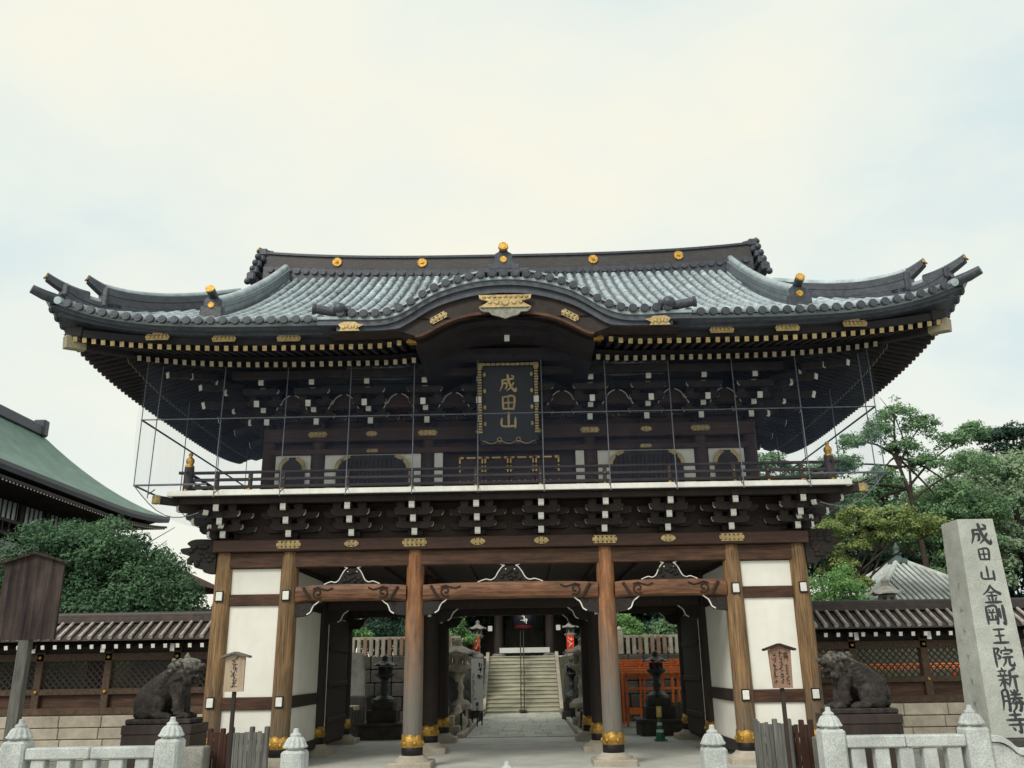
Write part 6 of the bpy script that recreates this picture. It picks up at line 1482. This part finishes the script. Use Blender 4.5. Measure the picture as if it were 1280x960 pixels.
def clumps_of(blobs, k, r0, r1, seed):
    rng = random.Random(seed); out = []
    for (x, y, z, rx, ry, rz) in blobs:
        for i in range(k):
            d = Vector((rng.gauss(0, 1), rng.gauss(0, 1), rng.gauss(0, 1))).normalized()
            if d.z < -0.3: d.z *= -0.5
            q = rng.uniform(0.55, 0.98); out.append((x+d.x*rx*q, y+d.y*ry*q, z+d.z*rz*q, rng.uniform(r0, r1)))
    return out
def tree(name, label, loc, blobs, m, k=26, r=(0.35, 0.7), per=90, size=0.16, seed=1, trunk=None, limbs=True, group=None, shell=0.5, flat=0.8, cat='tree', tr=0.22):
    o = thing(name, label, cat, loc, 0, group); rng = random.Random(seed)
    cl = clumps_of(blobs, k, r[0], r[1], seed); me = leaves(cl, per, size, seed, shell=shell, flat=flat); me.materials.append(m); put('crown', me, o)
    zt = max(b[2] for b in blobs); cx = sum(b[0] for b in blobs)/len(blobs); cy = sum(b[1] for b in blobs)/len(blobs)
    tp = trunk or [(0, 0, -0.3), (cx*0.15, cy*0.15, zt*0.35), (cx*0.5, cy*0.5, zt*0.7), (cx*0.8, cy*0.8, zt)]
    gx, gy = loc[0], loc[1]; zg = max(2.26 if 3.4 < abs(gx) < 31 and 14.1 < gy < 66 else 0.0, hz_(gx, gy) if gx > 7 and gy > 14.5 else 0.0)
    tp[0] = (tp[0][0], tp[0][1], min(tp[0][2], zg-loc[2]-0.3))
    b = MB(); tpc = catmull(tp, 4); n = len(tpc); b.tube(tpc, [tr*(1-0.78*i/(n-1)) for i in range(n)], 9)
    o2 = b.build('trunk', M['bark'], o)
    if limbs:
        b = MB()
        for (x, y, z, rx, ry, rz) in blobs:
            i0 = tpc[int(n*rng.uniform(0.45, 0.75))]; i0 = Vector(i0); e_ = Vector((x, y, z+0.2*rz)); mid = (i0+e_)/2+Vector((rng.uniform(-.2, .2), rng.uniform(-.2, .2), rng.uniform(0, .3)))
            b.tube(catmull([tuple(i0), tuple(mid), tuple(e_)], 4), [lerp(tr*0.42, 0.02, j/8) for j in range(9)], 6)
            for q in range(3):
                d = Vector((rng.uniform(-1, 1)*rx, rng.uniform(-1, 1)*ry, rng.uniform(-0.2, 1)*rz)); b.tube([tuple(e_-d*0.1), tuple(e_+d*0.85)], [0.03, 0.01], 5)
        b.build('limbs', M['bark'], o)
    return o
tree('evergreen_tree', 'large dense round evergreen tree left of the gate behind the wall', (-12.9, 10.0, 0), [(-0.4, 0, 4.5, 2.8, 2.6, 2.0), (-1.4, -0.5, 4.2, 2.2, 2.0, 1.8), (1.4, -0.5, 3.75, 1.9, 1.8, 1.6), (0.6, -0.5, 4.5, 1.6, 1.6, 1.4), (-0.8, -0.8, 5.3, 1.6, 1.8, 1.5), (-2.6, 0, 3.6, 1.5, 1.6, 1.4), (0.3, -1.4, 3.2, 2.2, 1.5, 1.3), (2.2, -0.6, 3.0, 1.2, 1.4, 1.2)], M['leaf_dark'], 52, (0.40, 0.72), 240, 0.10, 3, tr=0.35, shell=0.72)
tree('bush_tree', 'low shrubby tree behind the left end of the wall', (-17.5, 11.0, 0), [(0, 0, 3.4, 2.2, 2, 1.7), (2.5, 0, 2.6, 1.6, 1.6, 1.3)], M['leaf_mid'], 30, (0.35, 0.6), 120, 0.13, 4)
tree('round_tree', 'bright green rounded tree close right of the gate', (11.25, 14.0, 0), [(0, 0, 4.1, 1.2, 1.1, 1.15), (-0.5, 0, 3.3, 1.0, 1.0, 0.9), (0.7, 0.2, 3.2, 1.0, 0.9, 0.9)], M['leaf_light'], 34, (0.26, 0.45), 170, 0.085, 5, tr=0.14, shell=0.7)
tree('maple_tree', 'yellowing maple with layered branches right of the gate', (13.0, 17.5, 0), [(1.5, 0, 6.9, 1.6, 1.2, 0.6), (0.3, 0.2, 6.1, 1.2, 1.0, 0.6), (3.2, -0.2, 7.0, 1.2, 1.0, 0.5), (3.9, 0, 6.7, 0.8, 0.8, 0.4), (2.0, 0, 6.5, 0.9, 1.0, 0.4), (1.0, 0.3, 7.4, 1.3, 1.0, 0.5), (0.0, 0, 5.3, 0.9, 0.7, 0.5), (-0.7, 0, 6.8, 0.9, 0.7, 0.5), (0.3, 0, 4.7, 0.7, 0.6, 0.4), (2.4, 0, 7.4, 0.9, 0.8, 0.4), (-0.9, 0, 5.9, 0.7, 0.7, 0.4)], M['leaf_yellow'], 26, (0.22, 0.44), 100, 0.10, 6, tr=0.12)
tree('tall_tree', 'tall open-crowned tree rising right of the gate roof', (19.2, 24.0, 3.0), [(-0.3, 0, 10.3, 1.1, 1.0, 0.98), (0.8, 0, 9.6, 1.0, 0.9, 0.88), (-1.3, 0, 9.5, 0.9, 0.9, 0.78), (-2.3, 0, 9.0, 1.0, 1.0, 0.78), (-3.3, 0, 7.9, 1.1, 1.0, 0.78), (2.5, 0, 8.9, 1.0, 0.9, 0.78), (3.3, 0, 9.4, 0.7, 0.7, 0.63), (3.1, 0, 7.7, 1.2, 1.0, 0.88), (0.9, 0, 7.9, 1.0, 1.0, 0.73), (-1.4, 0, 7.3, 1.0, 1.0, 0.73), (-3.7, 0, 6.4, 1.1, 1.0, 0.78), (-2.5, 0, 5.4, 1.0, 0.9, 0.78), (2.2, 0, 6.5, 1.1, 1.0, 0.78), (-0.2, 0, 8.7, 0.8, 0.8, 0.68), (1.6, 0, 5.4, 1.0, 1.0, 0.78), (-4.6, 0, 7.2, 0.8, 0.8, 0.68)], M['leaf_mid'], 34, (0.24, 0.48), 60, 0.115, 8, trunk=[(0.2, 0, -0.3), (0.1, 0, 3.0), (-0.1, 0, 6.2), (-0.5, 0, 8.4), (-0.3, 0, 10.6)], tr=0.17)
tree('broadleaf_tree', 'wide soft green tree behind the inscribed pillar', (25.6, 27.0, 3.0), [(0, 0, 6.2, 3.0, 2.4, 2.3), (-2.6, 0, 5.2, 2.4, 2, 2.2), (2.8, 0, 5.6, 2.6, 2, 2.2), (0.5, 0.3, 7.8, 1.8, 1.6, 1.2), (-0.5, -1, 3.4, 2.8, 2, 1.8), (3.0, -1, 3.0, 2.6, 2, 1.8), (-3.2, -0.5, 2.6, 2.2, 2, 1.8)], M['leaf_soft'], 40, (0.5, 0.9), 150, 0.17, 9, tr=0.3, shell=0.7)
tree('broadleaf_tree', 'mid green tree between the tall tree and the pillar', (20.8, 25.5, 2.5), [(0.3, 0, 6.0, 2.1, 1.6, 1.7), (-1.0, 0, 4.8, 1.8, 1.5, 1.5), (1.2, 0, 4.4, 1.8, 1.5, 1.5), (2.4, 0, 6.0, 1.5, 1.4, 1.3), (0, 0, 3.0, 2.4, 1.5, 1.3)], M['leaf_mid'], 36, (0.4, 0.7), 140, 0.14, 10, tr=0.2, shell=0.7)
tree('broadleaf_tree', 'dark green tree in shade behind the pavilion', (15.5, 28.5, 2.0), [(0, 0, 4.2, 2.6, 1.6, 2.3), (3.2, 0, 3.8, 2.4, 1.6, 2.2), (-2.8, 0, 4.0, 2.4, 1.6, 2.2), (6.0, 0, 3.6, 2.4, 1.6, 2.2), (8.6, 0, 2.8, 2.2, 1.6, 2.2), (-4.6, 0, 2.6, 2.0, 1.6, 2.0), (1.5, 0, 1.6, 3.4, 1.6, 1.6), (-2, 0, 1.6, 3.4, 1.6, 1.6)], M['leaf_black'], 44, (0.5, 0.9), 130, 0.19, 11, tr=0.3)
tree('pine_tree', 'dark tree top standing alone against the sky at the right edge', (34.5, 42.0, 5.0), [(-0.8, 0, 11.6, 1.5, 1.3, 0.7), (0.8, 0, 11.9, 1.4, 1.2, 0.7), (0.2, 0, 10.6, 2.2, 1.5, 0.8), (2.2, 0, 10.8, 1.5, 1.2, 0.8), (0.5, 0, 9.2, 2.4, 1.6, 1.0), (0.5, 0, 7.6, 2.8, 1.6, 1.2)], M['leaf_black'], 24, (0.4, 0.7), 120, 0.17, 12, tr=0.3)
tree('broadleaf_tree', 'green tree filling the gap beside the right eave of the gate', (17.2, 30.0, 3.0), [(-2.6, 0, 6.6, 1.6, 1.5, 1.2), (-3.6, 0, 8.0, 1.2, 1.2, 0.9), (-1.0, 0, 5.4, 1.6, 1.5, 1.2), (-4.4, 0, 5.4, 1.5, 1.5, 1.4), (-5.6, 0, 4.0, 1.6, 1.4, 1.5), (0.4, 0, 6.6, 1.4, 1.3, 1.0), (-2.6, 0, 4.2, 2.0, 1.4, 1.3), (-1.4, 0, 8.4, 1.3, 1.2, 0.9), (-3.0, 0, 9.2, 1.2, 1.1, 0.8), (-5.2, 0, 6.8, 1.1, 1.1, 0.9), (0.6, 0, 9.0, 1.0, 1.0, 0.6)], M['leaf_mid'], 26, (0.36, 0.65), 100, 0.15, 13, tr=0.2)
tree('broadleaf_tree', 'mixed green tree at the far right behind the wall', (30.0, 29.0, 3.0), [(0, 0, 6.4, 2.8, 2.2, 2.4), (2, 0, 4, 3, 2, 2.2), (0, 0, 2.6, 3, 2, 2), (-2.4, 0, 3.0, 2.4, 2, 2.0)], M['leaf_soft'], 36, (0.5, 0.9), 130, 0.17, 14, tr=0.3, shell=0.7)
for i, (x, y, z, r, mm, lab) in enumerate(((-3.2, 21.5, 2.2, 1.0, 'leaf_light', 'bright green bush above the left retaining wall, near the centre'), (-7.6, 20.5, 2.2, 1.0, 'leaf_light', 'bright green bush above the left retaining wall, further left'), (4.3, 21.5, 2.2, 1.0, 'leaf_light', 'bright green bush above the right retaining wall, near the centre'), (7.0, 21.0, 2.2, 0.9, 'leaf_mid', 'green bush above the right retaining wall, further right'))):
    tree('bush', lab, (x, y, z), [(0, 0, 1.1*r, r, r, 0.9*r), (0.6*r, 0, 0.8*r, 0.7*r, 0.7*r, 0.6*r), (-0.6*r, 0.1, 0.9*r, 0.7*r, 0.7*r, 0.7*r)], M[mm], 24, (0.28, 0.46), 110, 0.11, 20+i, cat='bush', tr=0.08, group='bushes on the terrace')
for i, (x, y, lab) in enumerate(((-6.0, 27.0, 'dark tall trees behind the terrace on the left'), (7.0, 27.5, 'dark tall trees behind the terrace on the right'), (-11.5, 25.0, 'dark tree at the far left of the terrace'), (11.0, 26.0, 'dark tree right of the terrace'), (-3.8, 29.0, 'dark tree beside the inner gate, left'), (5.0, 29.0, 'dark tree beside the inner gate, right'))):
    tree('cedar_tree', lab, (x, y, 2.2), [(0, 0, 3.0, 2.6, 1.8, 2.6), (1.5, 0, 1.8, 2.0, 1.5, 1.8), (-1.5, 0, 1.9, 2.0, 1.5, 1.8), (0, 0, 1.0, 2.6, 1.5, 1.2)], M['leaf_black'], 40, (0.5, 0.9), 110, 0.2, 30+i, tr=0.3)
tree('broadleaf_tree', 'pale hazy tree mass rising behind the tall tree', (24.0, 37.0, 4.0), [(0, 0, 6.6, 2.8, 2, 2.0), (-3.4, 0, 5.6, 2.4, 2, 2.0), (3.2, 0, 6.0, 2.8, 2, 2.2), (-6.0, 0, 4.4, 2.4, 2, 2.0), (0, 0, 3.6, 4.0, 2, 2.0), (6.2, 0, 5.4, 2.4, 2, 2.2), (-2.0, 0, 8.0, 1.4, 1.3, 0.9), (-7.6, 0, 5.6, 1.6, 1.5, 1.3)], M['leaf_soft'], 40, (0.5, 0.9), 130, 0.17, 41, tr=0.3, shell=0.65)
for s, x0, x1 in ((-1, -14.0, -2.6), (1, 3.0, 14.0)):
    cl = [(random.uniform(x0, x1), 23.6+random.uniform(-0.4, 0.4), 2.3+random.uniform(0.1, 1.3), random.uniform(0.35, 0.6)) for k in range(150)]
    o = thing('hedge', 'dark clipped hedge along the terrace behind the %s picket fence' % ('left' if s < 0 else 'right'), 'hedge', (0, 0, 0), group='terrace hedges')
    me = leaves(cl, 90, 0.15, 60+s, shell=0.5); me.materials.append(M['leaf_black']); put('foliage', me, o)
    for k in range(8):
        xx = lerp(x0, x1, (k+0.5)/8); MB().tube([(xx, 23.6, 2.2), (xx+0.1, 23.6, 3.2)], [0.05, 0.02], 6).build('stem', M['bark'], o)
tree('broadleaf_tree', 'full green tree behind the maple and the teal roof', (21.0, 34.5, 3.5), [(0, 0, 6.4, 2.6, 2, 1.8), (-2.8, 0, 5.4, 2.2, 2, 1.7), (2.4, 0, 5.6, 2.4, 2, 1.8), (0, 0, 4.0, 3.4, 2, 1.8), (-4.4, 0, 6.6, 1.6, 1.5, 1.2), (1.0, 0, 8.0, 1.5, 1.4, 1.0), (-1.6, 0, 7.8, 1.4, 1.3, 0.9)], M['leaf_mid'], 36, (0.45, 0.85), 130, 0.16, 51, tr=0.25, shell=0.6)
tree('broadleaf_tree', 'tall pale tree behind the right edge of the pillar', (29.5, 36.0, 4.0), [(0, 0, 8.0, 2.8, 2, 2.0), (-2.8, 0, 6.8, 2.4, 2, 2.0), (2.8, 0, 7.0, 2.8, 2, 2.0), (0, 0, 5.0, 4.0, 2, 2.0), (-1.0, 0, 9.3, 1.5, 1.4, 0.9)], M['leaf_soft'], 38, (0.5, 0.9), 130, 0.17, 52, tr=0.3, shell=0.6)
